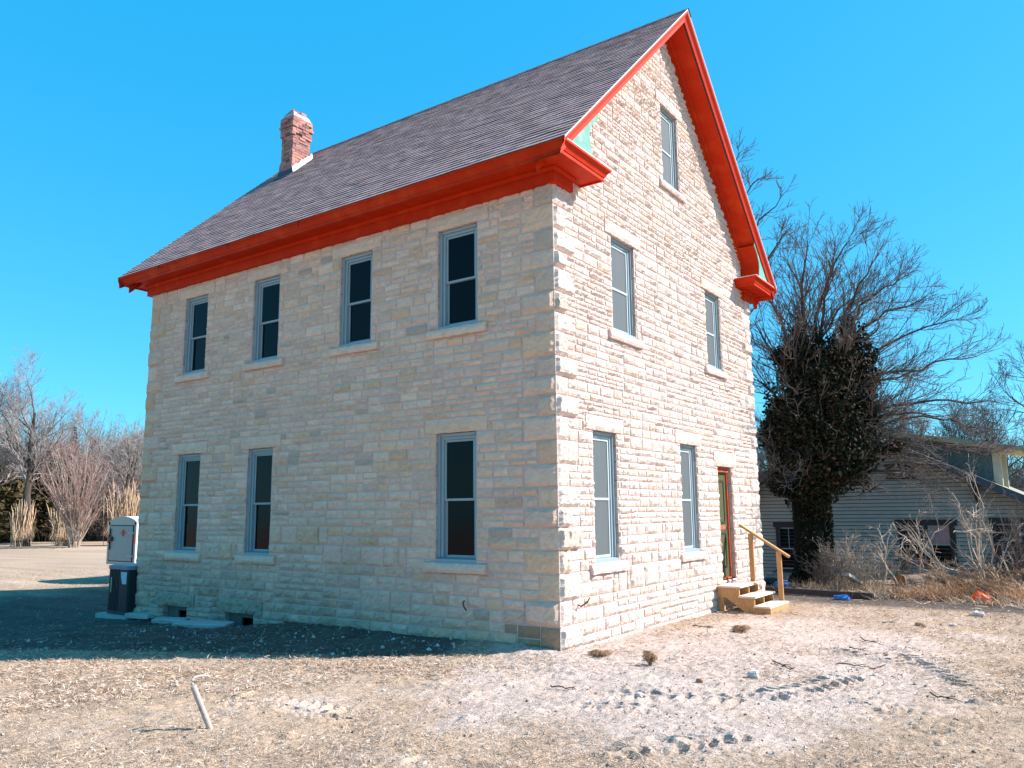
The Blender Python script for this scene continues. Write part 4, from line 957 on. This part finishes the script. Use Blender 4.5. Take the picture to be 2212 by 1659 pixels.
m = MB(); m.add([(x, YB+.004, z) for x, z in ((xl, -.4), (xr, -.4), (xr, zr_(xr)), (AX, AZ), (xl, zr_(xl)))], np.array([[0, 1, 2, 3, 4]])); m.build('lap_shade_backing', m_black, wl)  # black sheet seen through the board gaps, drawing the lap shadow lines
m = MB(); m.box((xl, YB+.01, -.4), (xl+.05, YB+9, zr_(xl)-.1)); m.box((xr-.05, YB+.01, -.4), (xr, YB+9, zr_(xr)-.1)); m.build('wall', m_side, nb)
for sg in (-1, 1):
    m = MB(); V = []
    for y in (YB-.55, YB+9.5):
        for (x, dz) in ((AX, .22), (AX+sg*5.5, .22), (AX+sg*5.5, .12), (AX, .12)): V.append((x, y, AZ-SL*abs(x-AX)+dz))
    m.add(V, np.array([[0, 1, 2, 3], [4, 5, 6, 7], [0, 4, 5, 1], [3, 2, 6, 7], [1, 5, 6, 2], [0, 3, 7, 4]])); rf = m.build('roof', m_rooff, nb)
    m = MB(); V = []
    for y in (YB-.60, YB-.553):
        for (x, dz) in ((AX, .215), (AX+sg*5.52, .215), (AX+sg*5.52, -.0), (AX, -.0)): V.append((x, y, AZ-SL*abs(x-AX)+dz))
    m.add(V, np.array([[0, 1, 2, 3], [4, 5, 6, 7], [0, 4, 5, 1], [3, 2, 6, 7], [1, 5, 6, 2], [0, 3, 7, 4]])); m.build('rake_board', m_fasc, rf)
    m = MB(); V = []
    for y in (YB-.545, YB-.03):
        for x in (AX, AX+sg*5.45): V.append((x, y, AZ-SL*abs(x-AX)+.112))
    m.add(V, np.array([[0, 1, 3, 2]])); m.build('soffit', m_sofft, rf)
for xb in (3.62, -2.38):
    m = MB(); zb = zr_(xb)+.08; m.bar((xb, YB-.03, zb-.62), (xb, YB-.50, zb-.02), .09, .09); m.box((xb-.045, YB-.10, zb-.75), (xb+.045, YB-.024, zb-.05)); m.box((xb-.045, YB-.54, zb-.1), (xb+.045, YB-.03, zb-.01)); m.build('knee_brace', m_trimd, nb)
def nwin(x0, x1, z0, z1, n, top=.12, bot=0, curtain=None, nm='window'):
    m = MB(); s = .09; Y = YB-.075
    m.box((x0-s-.06, Y-.02, z1), (x1+s+.06, YB-.02, z1+top)); m.box((x0-s-.06, Y-.035, z1+top+.001), (x1+s+.06, YB-.02, z1+top+.035))
    m.box((x0-s-.05, Y-.02, z0-.07), (x1+s+.05, YB-.02, z0-.001)); wv = (x1-x0)/n
    for i in range(n+1): m.box((x0+i*wv-(s if i == 0 else s/2), Y, z0), (x0+i*wv+(s if i == n else s/2), YB-.021, z1-.001))
    w_ = m.build(nm, m_trimd, nb); zm = z0+(z1-z0)*.49
    for i in range(n):
        a, b = x0+i*wv+(0 if i == 0 else s/2)+.004, x0+(i+1)*wv-(0 if i == n-1 else s/2)-.004; t = .04
        sm = MB()
        for r in [(a, a+t, z0+.005, z1-.005), (b-t, b, z0+.005, z1-.005), (a+t+.001, b-t-.001, z1-t, z1-.006), (a+t+.001, b-t-.001, z0+.006, z0+t), (a+t+.001, b-t-.001, zm-.018, zm+.018)]: sm.box((r[0], Y+.018, r[2]), (r[1], Y+.04, r[3]))
        for q in (1/3, 2/3): xx = a+(b-a)*q; sm.box((xx-.008, Y+.022, zm+.019), (xx+.008, Y+.038, z1-t-.001))
        sm.build('sash', m_sashb, w_)
        pm = MB(); pm.box((a, Y+.042, z0), (b, Y+.046, z1)); pm.build('pane', m_glass, w_)
        if curtain and curtain[i] is not None:
            cm_ = MB(); xs = np.linspace(a+t, b-t, 15); V = [(x, Y+.0395+.0015*math.sin(i_*2.2), zz) for zz in (zm+.02, z1-t) for i_, x in enumerate(xs)]; cm_.add(V, np.array([[j, j+1, 16+j, 15+j] for j in range(14)])); cm_.build('curtain', curtain[i], w_)
    return w_
m_sashb = M('grey_white_sash', (.30, .33, .33), .6, .08, 8, spec=.3)
m_curt2 = M('dark_curtain', (.07, .035, .05), .8, .3, 9, spec=.2)
nwin(1.70, 2.93, .38, 1.40, 2, curtain=(m_curt2, m_curt))
nwin(-1.70, -.85, .10, 1.33, 1)
nwin(3.95, 5.2, 1.0, 1.45, 2)
nwin(1.55, 2.05, 2.75, 3.02, 2, top=.05)
# dormer with shingled side wall, post and overhanging roof
yd = YB+.75
m = MB(); x = 1.0
rng = np.random.RandomState(8); zt_ = lambda x: 3.86-.19*(x-2.0)
z = 1.9
while z < 4.2:
    x = 1.2+rng.uniform(0, .1)
    while x < 3.98:
        w_ = rng.uniform(.12, .24); x2 = min(x+w_, 4.0); zlo = max(z, zr_((x+x2)/2)+.05); zhi = min(z+.17, zt_((x+x2)/2))
        if zhi-zlo > .03: m.box((x+.006, yd-.03-.008*rng.rand(), zlo), (x2-.004, yd, zhi), jit=.002, rng=rng)
        x = x2
    z += .165
dm = m.build('dormer', m_side2, nb)
m = MB(); m.box((1.0, yd+.001, 1.9), (4.02, yd+2.4, 3.5)); m.build('dormer_body', m_side, dm)
m_post = M('cream_post', (.50, .47, .36), .8, .12, 5)
for y_ in (yd-.05, yd+2.2):
    m = MB(); m.box((4.0, y_, 2.1), (4.20, y_+.2, 3.42)); m.build('corner_post', m_post, dm)
def slab(x0, x1, y0, y1, t0, t1, mat, nm, par):
    m = MB(); V = []
    for y in (y0, y1):
        for x, dz in ((x0, t1), (x1, t1), (x1, t0), (x0, t0)): V.append((x, y, zt_(x)+dz))
    m.add(V, np.array([[0, 1, 2, 3], [4, 5, 6, 7], [0, 4, 5, 1], [3, 2, 6, 7], [1, 5, 6, 2], [0, 3, 7, 4]])); return m.build(nm, mat, par)
slab(1.0, 4.72, yd-.45, yd+2.9, .0, .012, m_sofft, 'dormer_soffit', dm); slab(1.0, 4.76, yd-.48, yd+2.93, .013, .13, M('lichen_grey_board', (.26, .27, .20), .9, .25, 7), 'dormer_roof', dm)
m = MB(); m.box((4.77, yd-.48, zt_(4.76)-.07), (4.81, yd+2.93, zt_(4.76)+.14)); m.build('eave_board', M('pale_eave_board', (.55, .52, .42), .8, .1, 5), dm)
# black cabinet-like box against the wall
p = (4.5, YB-.7, 0); bx = thing('black_box', 'black boxy object standing against the grey bungalow under its right window', 'box', p)
m = MB(); m.box((3.98, YB-1.05, -.1), (5.6, YB-.25, .86), jit=.01, rng=rng); b_ = m.build('body', m_black, bx); m = MB(); m.box((3.95, YB-1.09, .861), (5.63, YB-.22, .91)); m.build('lid', m_black, bx)
for x in (4.14, 4.26):
    m = MB(); m.box((x, YB-1.065, .72), (x+.035, YB-1.051, .79)); m.build('white_tag', m_label, bx)

# ------------------------------------------------------------------ brush, logs and scrap in front of the bungalow
def shrub(label, b, h, w_, n, seed, mat, r=.012, lean=(0, 0), grp='leafless brush in front of the bungalow', kk=(7, 4), nm='shrub', a=(15, 45)):
    rng = np.random.RandomState(seed); b = np.array(b, float); b[2] = float(gz(b[0], b[1])); o = thing(nm, label, 'shrub', b, grp)
    A = np.array([limb(rng, b+np.array([rng.normal()*w_*.18, rng.normal()*w_*.12, -.03]), b+np.array([rng.normal()*w_*.4+lean[0], rng.normal()*w_*.3+lean[1], h*rng.uniform(.55, 1.05)]), 9, sag=rng.uniform(-.1, .05), wob=.07) for _ in range(n)]); RA = np.linspace(r, r*.35, 9)[None]*rng.uniform(.6, 1.3, (n, 1))
    m = MB(); V, F = tubes(A, RA, 4); m.add(V, F); m.build('stems', mat, o)
    c = MB(); Q, RQ = kids(rng, A, RA, kk[0], h*.32, *a, up=.1, curl=.16, n=5, r0=.7); RQ = np.maximum(RQ, .004); V, F = tubes(Q, RQ, 3); c.add(V, F)
    Q, RQ = kids(rng, Q, RQ, kk[1], h*.14, 20, 55, up=.1, curl=.2, n=4, r0=.8); RQ = np.maximum(RQ, .0035); V, F = tubes(Q, RQ, 3); c.add(V, F); c.build('twigs', mat, o)
    return o
shrub('dense tan twiggy shrub just right of the ivy-covered trunk', at(1822, 1272), 1.25, 1.1, 26, 1, m_pale, .009)
shrub('tan shrub between the trunk shrub and the double window', at(1885, 1276), .95, 1.2, 20, 2, m_pale, .009)
shrub('tall pale sapling shrub in front of the dark right window', at(2128, 1278), 2.5, 1.1, 8, 3, m_pale, .018, kk=(7, 3), a=(12, 35))
shrub('tangled brown shrub cut by the right edge of the photo', at(2212, 1290), 1.9, .8, 12, 4, m_twig, .010, kk=(9, 5))
shrub('thin twiggy brush at the foot of the ivy-covered trunk', at(1790, 1280), .9, .8, 24, 5, m_twig, .006)
shrub('low brush under the bungalow\'s double window', at(1960, 1266), .8, 1.6, 24, 6, m_twig, .007)
shrub('low orange-brown brush at the right foot of the bungalow', at(2165, 1296), .75, 2.0, 40, 7, m_tuft, .006, lean=(-.5, 0))
# heap of cut pale branches lying slanted
rng = np.random.RandomState(91)
hb_ = at(2040, 1280); hb_[2] = float(gz(hb_[0], hb_[1])); hp = thing('branch_heap', 'heap of cut pale branches fanning up in front of the double window', 'branches', hb_)
A = []
for (U0, V0, U1, V1) in [(2058, 1268, 1960, 1130), (2055, 1270, 1975, 1165), (2062, 1266, 1920, 1180), (2050, 1268, 2000, 1150), (2060, 1265, 1985, 1205), (1985, 1265, 1990, 1150), (1990, 1190, 2085, 1100), (2085, 1100, 2110, 1120), (1990, 1190, 1985, 1100), (1940, 1262, 1890, 1170), (1905, 1270, 1925, 1150), (2035, 1222, 2085, 1235), (1960, 1275, 2035, 1228), (1915, 1190, 1895, 1140), (1980, 1195, 1940, 1150), (1990, 1230, 1960, 1140), (2060, 1150, 2120, 1142), (2210, 1275, 2160, 1200), (2212, 1262, 2175, 1190), (2190, 1270, 2110, 1230)]:
    dd = rng.uniform(16.8, 18.3); A.append(limb(rng, atd(U0, V0, dd), atd(U1, V1, dd+rng.uniform(-.6, .6)), 10, sag=rng.uniform(-.08, .08), wob=.07))
A = np.array(A); RA = np.linspace(.019, .007, 10)[None]*np.ones((len(A), 1)); m = MB(); V, F = tubes(A, RA, 5); m.add(V, F)
Q, RQ = kids(rng, A, RA, 4, .5, 25, 60, up=.1, curl=.22, n=6, t0=.35, r0=.8); V, F = tubes(Q, np.maximum(RQ, .005), 3); m.add(V, F); Q, RQ = kids(rng, Q, RQ, 3, .25, 25, 60, n=4, r0=.8); V, F = tubes(Q, np.maximum(RQ, .004), 3); m.add(V, F); m.build('branches', m_pale, hp)
def log(label, a, b, r, seed, nm='log', mat=m_log):
    rng = np.random.RandomState(seed); a = np.array(a, float); b = np.array(b, float); o = thing(nm, label, 'log', (*((a+b)/2)[:2], min(a[2], b[2])-r), 'cut logs in the brush')
    n = 9; P = limb(rng, a, b, n, wob=.02); V, F = tubes(P[None], np.full((1, n), r)*rng.uniform(.92, 1.08, (1, n)), 14); V = V+rng.normal(size=V.shape)*r*.04; mesh('bark', V, F, mat, o)
    for e, d, s in ((P[0], P[0]-P[1], 1), (P[-1], P[-1]-P[-2], 1)):
        d = d/np.linalg.norm(d); x = nrm(np.cross(d, up_)); y = np.cross(x, d); t = np.linspace(0, 2*math.pi, 17)[:-1]; q = e+d*.004
        V = [q+r*.98*(x*math.cos(k)+y*math.sin(k))*rng.uniform(.95, 1.03) for k in t]; mesh('cut_end', np.array(V), np.array([list(range(16))]), m_logend, o)
p = at(1944, 1257, 2, .25); log('brown-ended log leaning on the brush left of the double window', p, p+np.array([.75, .9, .05]), .16, 1)
p = at(1960, 1272, 2, .10); log('short dark log on the ground below the brown-ended one', p, p+np.array([.6, .5, .0]), .13, 2)
p = at(2076, 1268, 2, .17); log('round-ended log facing the camera in the dry grass', p, p+np.array([.75, .5, -.02]), .17, 3)
p = at(2010, 1262, 2, .14); log('mossy grey log behind the pale board', p, p+np.array([1.0, .3, -.02]), .13, 4)
p = at(2120, 1276, 2, .10); log('long tan log half sunk in the grass right of the round-ended log', p, p+np.array([1.2, .25, -.03]), .09, 5, mat=m_pale)
p = at(2195, 1283, 2, .10); log('dark log at the right edge behind the orange scrap', p, p+np.array([.9, .3, .0]), .11, 6)
def board(label, a, b, w_, h, mat, nm='board'):
    a = np.array(a, float); b = np.array(b, float); m = MB(); m.bar(a, b, w_, h); o = m.build(nm, mat, loc=(*((a+b)/2)[:2], min(a[2], b[2])-h/2)); tag(o, label, 'board')
p, q = at(1827, 1240, 2, .42), at(1860, 1262, 2, .10); board('short whitish board end poking out of the tan shrub', p, q, .14, .07, m_conc)
p, q = at(1970, 1252, 2, .22), at(2035, 1264, 2, .13); board('white board lying on the dry grass between the logs', p, q, .2, .05, m_rock)
p, q = at(1652, 1273, 2, .09), at(1886, 1288, 2, .07); board('long dark beam lying on the ground from the steps to the shrubs', p, q, .12, .12, M('dark_beam', (.05, .042, .04), .7, .2, 6))
p, q = at(1905, 1262, 2, .15), at(1950, 1264, 2, .15); board('thin grey stick of lumber beside the brown-ended log', p, q, .06, .05, m_pale)
# junk behind the steps
for i, (U, V, s, mt, lb) in enumerate([(1668, 1262, .34, m_black, 'black bag of rubbish behind the handrail'), (1690, 1268, .30, m_blue, 'dark blue scrap cloth beside the dark beam'), (1663, 1243, .16, m_conc, 'pale lump of rubble by the house corner behind the steps')]):
    p = at(U, V); rock('rubbish', lb, 'rubbish', p+up_*.06, (s*1.3, s, s*.6), 20+i, mt, flat=False)
def crumple(nm, label, cat, p, s, seed, mat):
    rng = np.random.RandomState(seed); n = 6; x, y = np.meshgrid(np.linspace(-.5, .5, n), np.linspace(-.5, .5, n), indexing='ij')
    V = np.stack([x*s[0], y*s[1], s[2]*(.5+.5*np.abs(fbm(x*3, y*3, 0, seed))+.35*rng.rand(n, n))*(1-.5*(np.abs(x)+np.abs(y)))], -1).reshape(-1, 3)+rng.normal(size=(n*n, 3))*min(s)*.06
    V2 = V*np.array([.97, .97, .2]); I = np.arange(n*n).reshape(n, n); F = np.stack([I[:-1, :-1], I[1:, :-1], I[1:, 1:], I[:-1, 1:]], -1).reshape(-1, 4)
    e = np.concatenate([I[0, :], I[1:, -1], I[-1, -2::-1], I[-2:0:-1, 0]]); k = len(e); E = np.array([[e[i], e[(i+1) % k], e[(i+1) % k]+n*n, e[i]+n*n] for i in range(k)])
    p = np.array(p); tag(mesh(nm, np.concatenate([V, V2])+p, [F, F[:, ::-1]+n*n, E], mat, loc=tuple(p)), label, cat)
crumple('plastic_scrap', 'small crumpled blue scrap on the bare soil near the dark beam', 'scrap', at(1819, 1296), (.30, .16, .14), 4, m_blue)
crumple('plastic_scrap', 'bright orange crumpled scrap by the dry grass on the right', 'scrap', at(2121, 1304)+up_*.05, (.30, .20, .20), 5, m_orange)
crumple('paper_scrap', 'crumpled white bag on the soil below the orange scrap', 'bag', at(2111, 1331), (.22, .14, .11), 6, m_rock)
m = MB(); m.tube([atd(U, V, d) for U, V, d in [(2062, 1272, 16.8), (2075, 1262, 16.6), (2095, 1261, 16.5), (2115, 1267, 16.3), (2135, 1280, 16.1), (2155, 1293, 15.8), (2172, 1302, 15.6), (2200, 1303, 15.4), (2240, 1303, 15.3)]], .012, 5)
o = m.build('cable', m_black, loc=tuple(atd(2062, 1272, 16.8))); tag(o, 'thin black cable arching over the dry grass at the right', 'cable')

# ------------------------------------------------------------------ bent pipe sticking out of the lawn
pb = at(459, 1573); pb[2] = float(gzf(np.array(pb[0]), np.array(pb[1])))-.05; dcam = float((pb-CAM)@FWD)
pt = atd(417, 1481, dcam-.02); pp = thing('bent_pipe', 'worn white pipe leaning out of the grass with a bent thin rod on top', 'pipe', pb)
m = MB(); m.tube([pb+(pt-pb)*t for t in (-.05, 0, .3, .6, .97, 1)], [.026, .026, .026, .026, .026, .024], 14); m.build('pipe', m_pipe, pp)
m = MB(); m.tube([atd(U, V, dcam+e) for U, V, e in [(418, 1484, 0), (415, 1476, 0), (415, 1470, 0), (419, 1464, .02), (428, 1461, .05), (440, 1459.5, .09), (449, 1460.5, .12), (454, 1464, .14)]], [.012, .012, .012, .011, .011, .010, .010, .007], 8); m.build('rod', m_pipe, pp)

# ------------------------------------------------------------------ small things on the ground
for i, (U, V, s, lb) in enumerate([(1629, 1468, (.14, .11, .10), 'pale pointed stone on the chalky ground in front of the gable wall'), (1381, 1505, (.09, .08, .05), 'grey stone beside the left tyre prints'), (1985, 1352, (.13, .10, .08), 'brown stone right of the wooden steps'),
        (1996, 1356, (.08, .07, .05), 'small brown stone touching a larger one right of the steps'), (1512, 1478, (.08, .06, .05), 'dark clod above the middle tyre prints'), (2058, 1352, (.1, .08, .05), 'pale stone below the orange scrap'), (815, 1366, (.30, .22, .07), 'flat pale stone near the middle of the shaded wall foot')]):
    p = at(U, V); p[2] = float(gzf(np.array(p[0]), np.array(p[1])))+s[2]*.3; rock('stone', lb, 'stone', p, s, 50+i, m_rock if i != 2 and i != 3 and i != 4 else m_tuft, flat=False, jag=.25, n=7)
def tuft(label, U, V, r, h, seed, n=260):
    rng = np.random.RandomState(seed); b = at(U, V); b[2] = float(gzf(np.array(b[0]), np.array(b[1]))); a = rng.uniform(0, 2*math.pi, n); q = r*rng.uniform(.2, 1, n); t = np.linspace(0, 1, 5)
    P = b+np.stack([np.cos(a)[:, None]*q[:, None]*t, np.sin(a)[:, None]*q[:, None]*t, h*rng.uniform(.4, 1.1, (n, 1))*np.sin(t*2.3)], -1)+rng.normal(size=(n, 5, 3))*r*.06; m = MB(); V_, F = tubes(P, np.full((n, 5), .0028), 3); m.add(V_, F); tag(m.build('grass_tuft', m_tuft, loc=tuple(b)), label, 'grass tuft')
tuft('brown dead grass ball on the chalky ground near the house corner', 1405, 1441, .10, .13, 1)
tuft('brown tuft on the ground in front of the wooden steps', 1602, 1368, .17, .09, 2)
tuft('small brown tuft above the dead grass ball', 1400, 1421, .07, .06, 3, 120)
tuft('low tan tuft near the stone house corner', 1296, 1421, .18, .05, 4)
for i, (U0, V0, U1, V1, lb) in enumerate([(1497, 1358, 1540, 1364, 'thin stick lying before the gable wall left of the steps'), (1805, 1440, 1878, 1447, 'long dark stick on the ground in the right foreground'), (1878, 1447, 1912, 1442, 'knotty dark stick end joining the long one'), (1905, 1347, 1938, 1350, 'short dark stick on pale ground below the white bag'), (1670, 1434, 1712, 1450, 'thin forked stick right of the pale pointed stone'),
        (1690, 1448, 1715, 1456, 'short dark stick below the thin forked stick'), (2010, 1500, 2080, 1520, 'stick near the right edge of the foreground'), (1835, 1405, 1870, 1413, 'short stick above the long dark stick'), (1190, 1488, 1245, 1494, 'faint brown stick in the grass left of the tyre prints'), (1860, 1382, 1910, 1396, 'dark twig in the trampled soil on the right'), (725, 1400, 760, 1415, 'dark twig in the shade by the long wall')]):
    rng = np.random.RandomState(i); a, b = at(U0, V0), at(U1, V1); z_ = float(gzf(np.array(a[0]), np.array(a[1])))+.022; a[2] = b[2] = z_; m = MB(); P = limb(rng, a, b, 8, wob=.12); P[:, 2] = z_+rng.uniform(-.008, .014, 8); m.tube(P, np.linspace(.009, .004, 8), 5)
    q = P[4]; m.tube([q, q+(b-a)*.2+np.array([.03, .05, .02])], [.006, .003], 4); tag(m.build('stick', m_bark, loc=tuple(a)), lb, 'stick')

# ------------------------------------------------------------------ straw, dead grass and gravel
def strawmesh(name, X, Y, ln, wd, rng, cols, lift=.01, up=.25, z0=None, lab=None):
    n = len(X); Z = gzf(X, Y); a = rng.uniform(0, 2*math.pi, n); d = np.stack([np.cos(a), np.sin(a), np.zeros(n)], 1); el = np.abs(rng.normal(size=n))*up; el = np.minimum(el, 1.35)
    d = nrm(d*np.cos(el)[:, None]+up_*np.sin(el)[:, None]); L = ln*rng.uniform(.35, 1.3, n); s = nrm(np.cross(d, up_+rng.normal(size=(n, 3))*.5))*wd/2*rng.uniform(.6, 1.3, (n, 1))
    p0 = np.stack([X, Y, Z+lift*rng.rand(n)-.002], 1); b_ = rng.normal(size=(n, 3))*.25; b_[:, 2] = -np.abs(b_[:, 2])*.3
    p1 = p0+d*(L*.5)[:, None]; p2 = p1+nrm(d+b_)*(L*.5)[:, None]; p1[:, 2] = np.maximum(p1[:, 2], Z+.003); p2[:, 2] = np.maximum(p2[:, 2], Z+.002)
    V = np.stack([p0-s, p0+s, p1+s*.8, p1-s*.8, p2], 1).reshape(-1, 3); i = np.arange(n)*5
    c = np.array(cols)[rng.randint(len(cols), size=n)]*rng.uniform(.7, 1.25, (n, 1))
    F4 = np.stack([i, i+1, i+2, i+3], 1); F3 = np.stack([i+3, i+2, i+4], 1)
    o = mesh(name, V, [F4, F3], m_straw, col=np.repeat(c, 5, 0), loc=(float(X[0]), float(Y[0]), 0)); return tag(o, lab, kind='stuff')
rng = np.random.RandomState(17)
n = 620000; r = 4.0*np.exp(rng.rand(n)*math.log(34/4.0)); a = math.pi/2+YAW+np.radians(rng.uniform(-39, 39, n)); X = CAM[0]+r*np.cos(a); Y = CAM[1]+r*np.sin(a)
ok = ~((X > -L_-.1) & (X < .08) & (Y > -.06) & (Y < W_+.1)); ok &= (Y < 60)
dens = .66*(1-.72*dustmask(X, Y))*(1-.85*soilshademask(X, Y))*(.35+.9*sst(-.35, .45, fbm(X*1.7, Y*1.7, 0, 24))); ok &= rng.rand(n) < dens
X, Y, r = X[ok], Y[ok], r[ok]
SC = [(.56, .41, .30), (.62, .48, .37), (.44, .30, .21), (.66, .55, .46), (.30, .19, .13), (.24, .15, .10)]
nr = r < 9.5
strawmesh('straw', X[nr], Y[nr], .058, .0034, rng, SC, .02, .30, lab='short dead straw strewn over the foreground lawn')
strawmesh('straw', X[~nr], Y[~nr], .085, .007, rng, SC, .02, .28, lab='short dead straw strewn over the farther lawn')
# long dead grass along the brush line
n = 16000; t = rng.rand(n); X = -1.2+t*7.4+rng.normal(size=n)*.1; Y = 10.6-.18*(X)+rng.normal(size=n)*.55+.8*sst(2, -1, X); k = rng.rand(n) < (.25+.75*sst(-.3, .4, fbm(X*1.2, Y*1.2, 0, 3)))*sst(-.8, .8, X); X, Y = X[k], Y[k]
strawmesh('dead_grass', X, Y, .30, .009, rng, [(.55, .36, .22), (.62, .46, .32), (.42, .25, .14), (.70, .56, .42)], .04, .55, lab='long dead grass along the brush in front of the bungalow')
n = 7000; X = 4.0+rng.normal(size=n)*.7; Y = 9.75+rng.normal(size=n)*.4; oq = at(2121, 1304); k = (Y > 9.35) & (np.hypot(X-oq[0], Y-oq[1]) > .62); X, Y = X[k], Y[k]; strawmesh('dead_grass', X, Y, .42, .009, rng, [(.58, .34, .18), (.62, .42, .26), (.45, .25, .13)], .10, .5, lab='orange-brown matted grass at the right edge of the brush')
# gravel and clods
n = 9000; r = 4.5*np.exp(rng.rand(n)*math.log(16/4.5)); a = math.pi/2+YAW+np.radians(rng.uniform(-38, 38, n)); X = CAM[0]+r*np.cos(a); Y = CAM[1]+r*np.sin(a); ok = ~((X > -L_) & (X < .12) & (Y > -.1) & (Y < W_+.1)); X, Y, r = X[ok], Y[ok], r[ok]; n = len(X)
so_ = soilshademask(X, Y); S = np.minimum(np.exp(rng.normal(size=n)*.55)*.0065, .018)*(1+so_*.9); Z = gzf(X, Y)
oc = np.array([(1, 0, 0), (-1, 0, 0), (0, 1, 0), (0, -1, 0), (0, 0, 1), (0, 0, -1)], float); V = np.stack([X, Y, Z+S*.3], 1)[:, None, :]+oc[None]*S[:, None, None]*rng.uniform(.5, 1.4, (n, 6, 3)) +rng.normal(size=(n, 6, 3))*S[:, None, None]*.25
F = np.array([[0, 2, 4], [2, 1, 4], [1, 3, 4], [3, 0, 4], [2, 0, 5], [1, 2, 5], [3, 1, 5], [0, 3, 5]]); Fa = (np.arange(n)[:, None, None]*6+F[None]).reshape(-1, 3)
c = np.array([(.42, .36, .31), (.56, .50, .45), (.28, .21, .17), (.20, .15, .12)])[rng.randint(4, size=n)]*rng.uniform(.8, 1.2, (n, 1))
tag(mesh('gravel', V.reshape(-1, 3), Fa, m_straw, col=np.repeat(c, 6, 0), loc=(float(X[0]), float(Y[0]), 0)), 'scattered gravel and clods on the bare ground', kind='stuff')
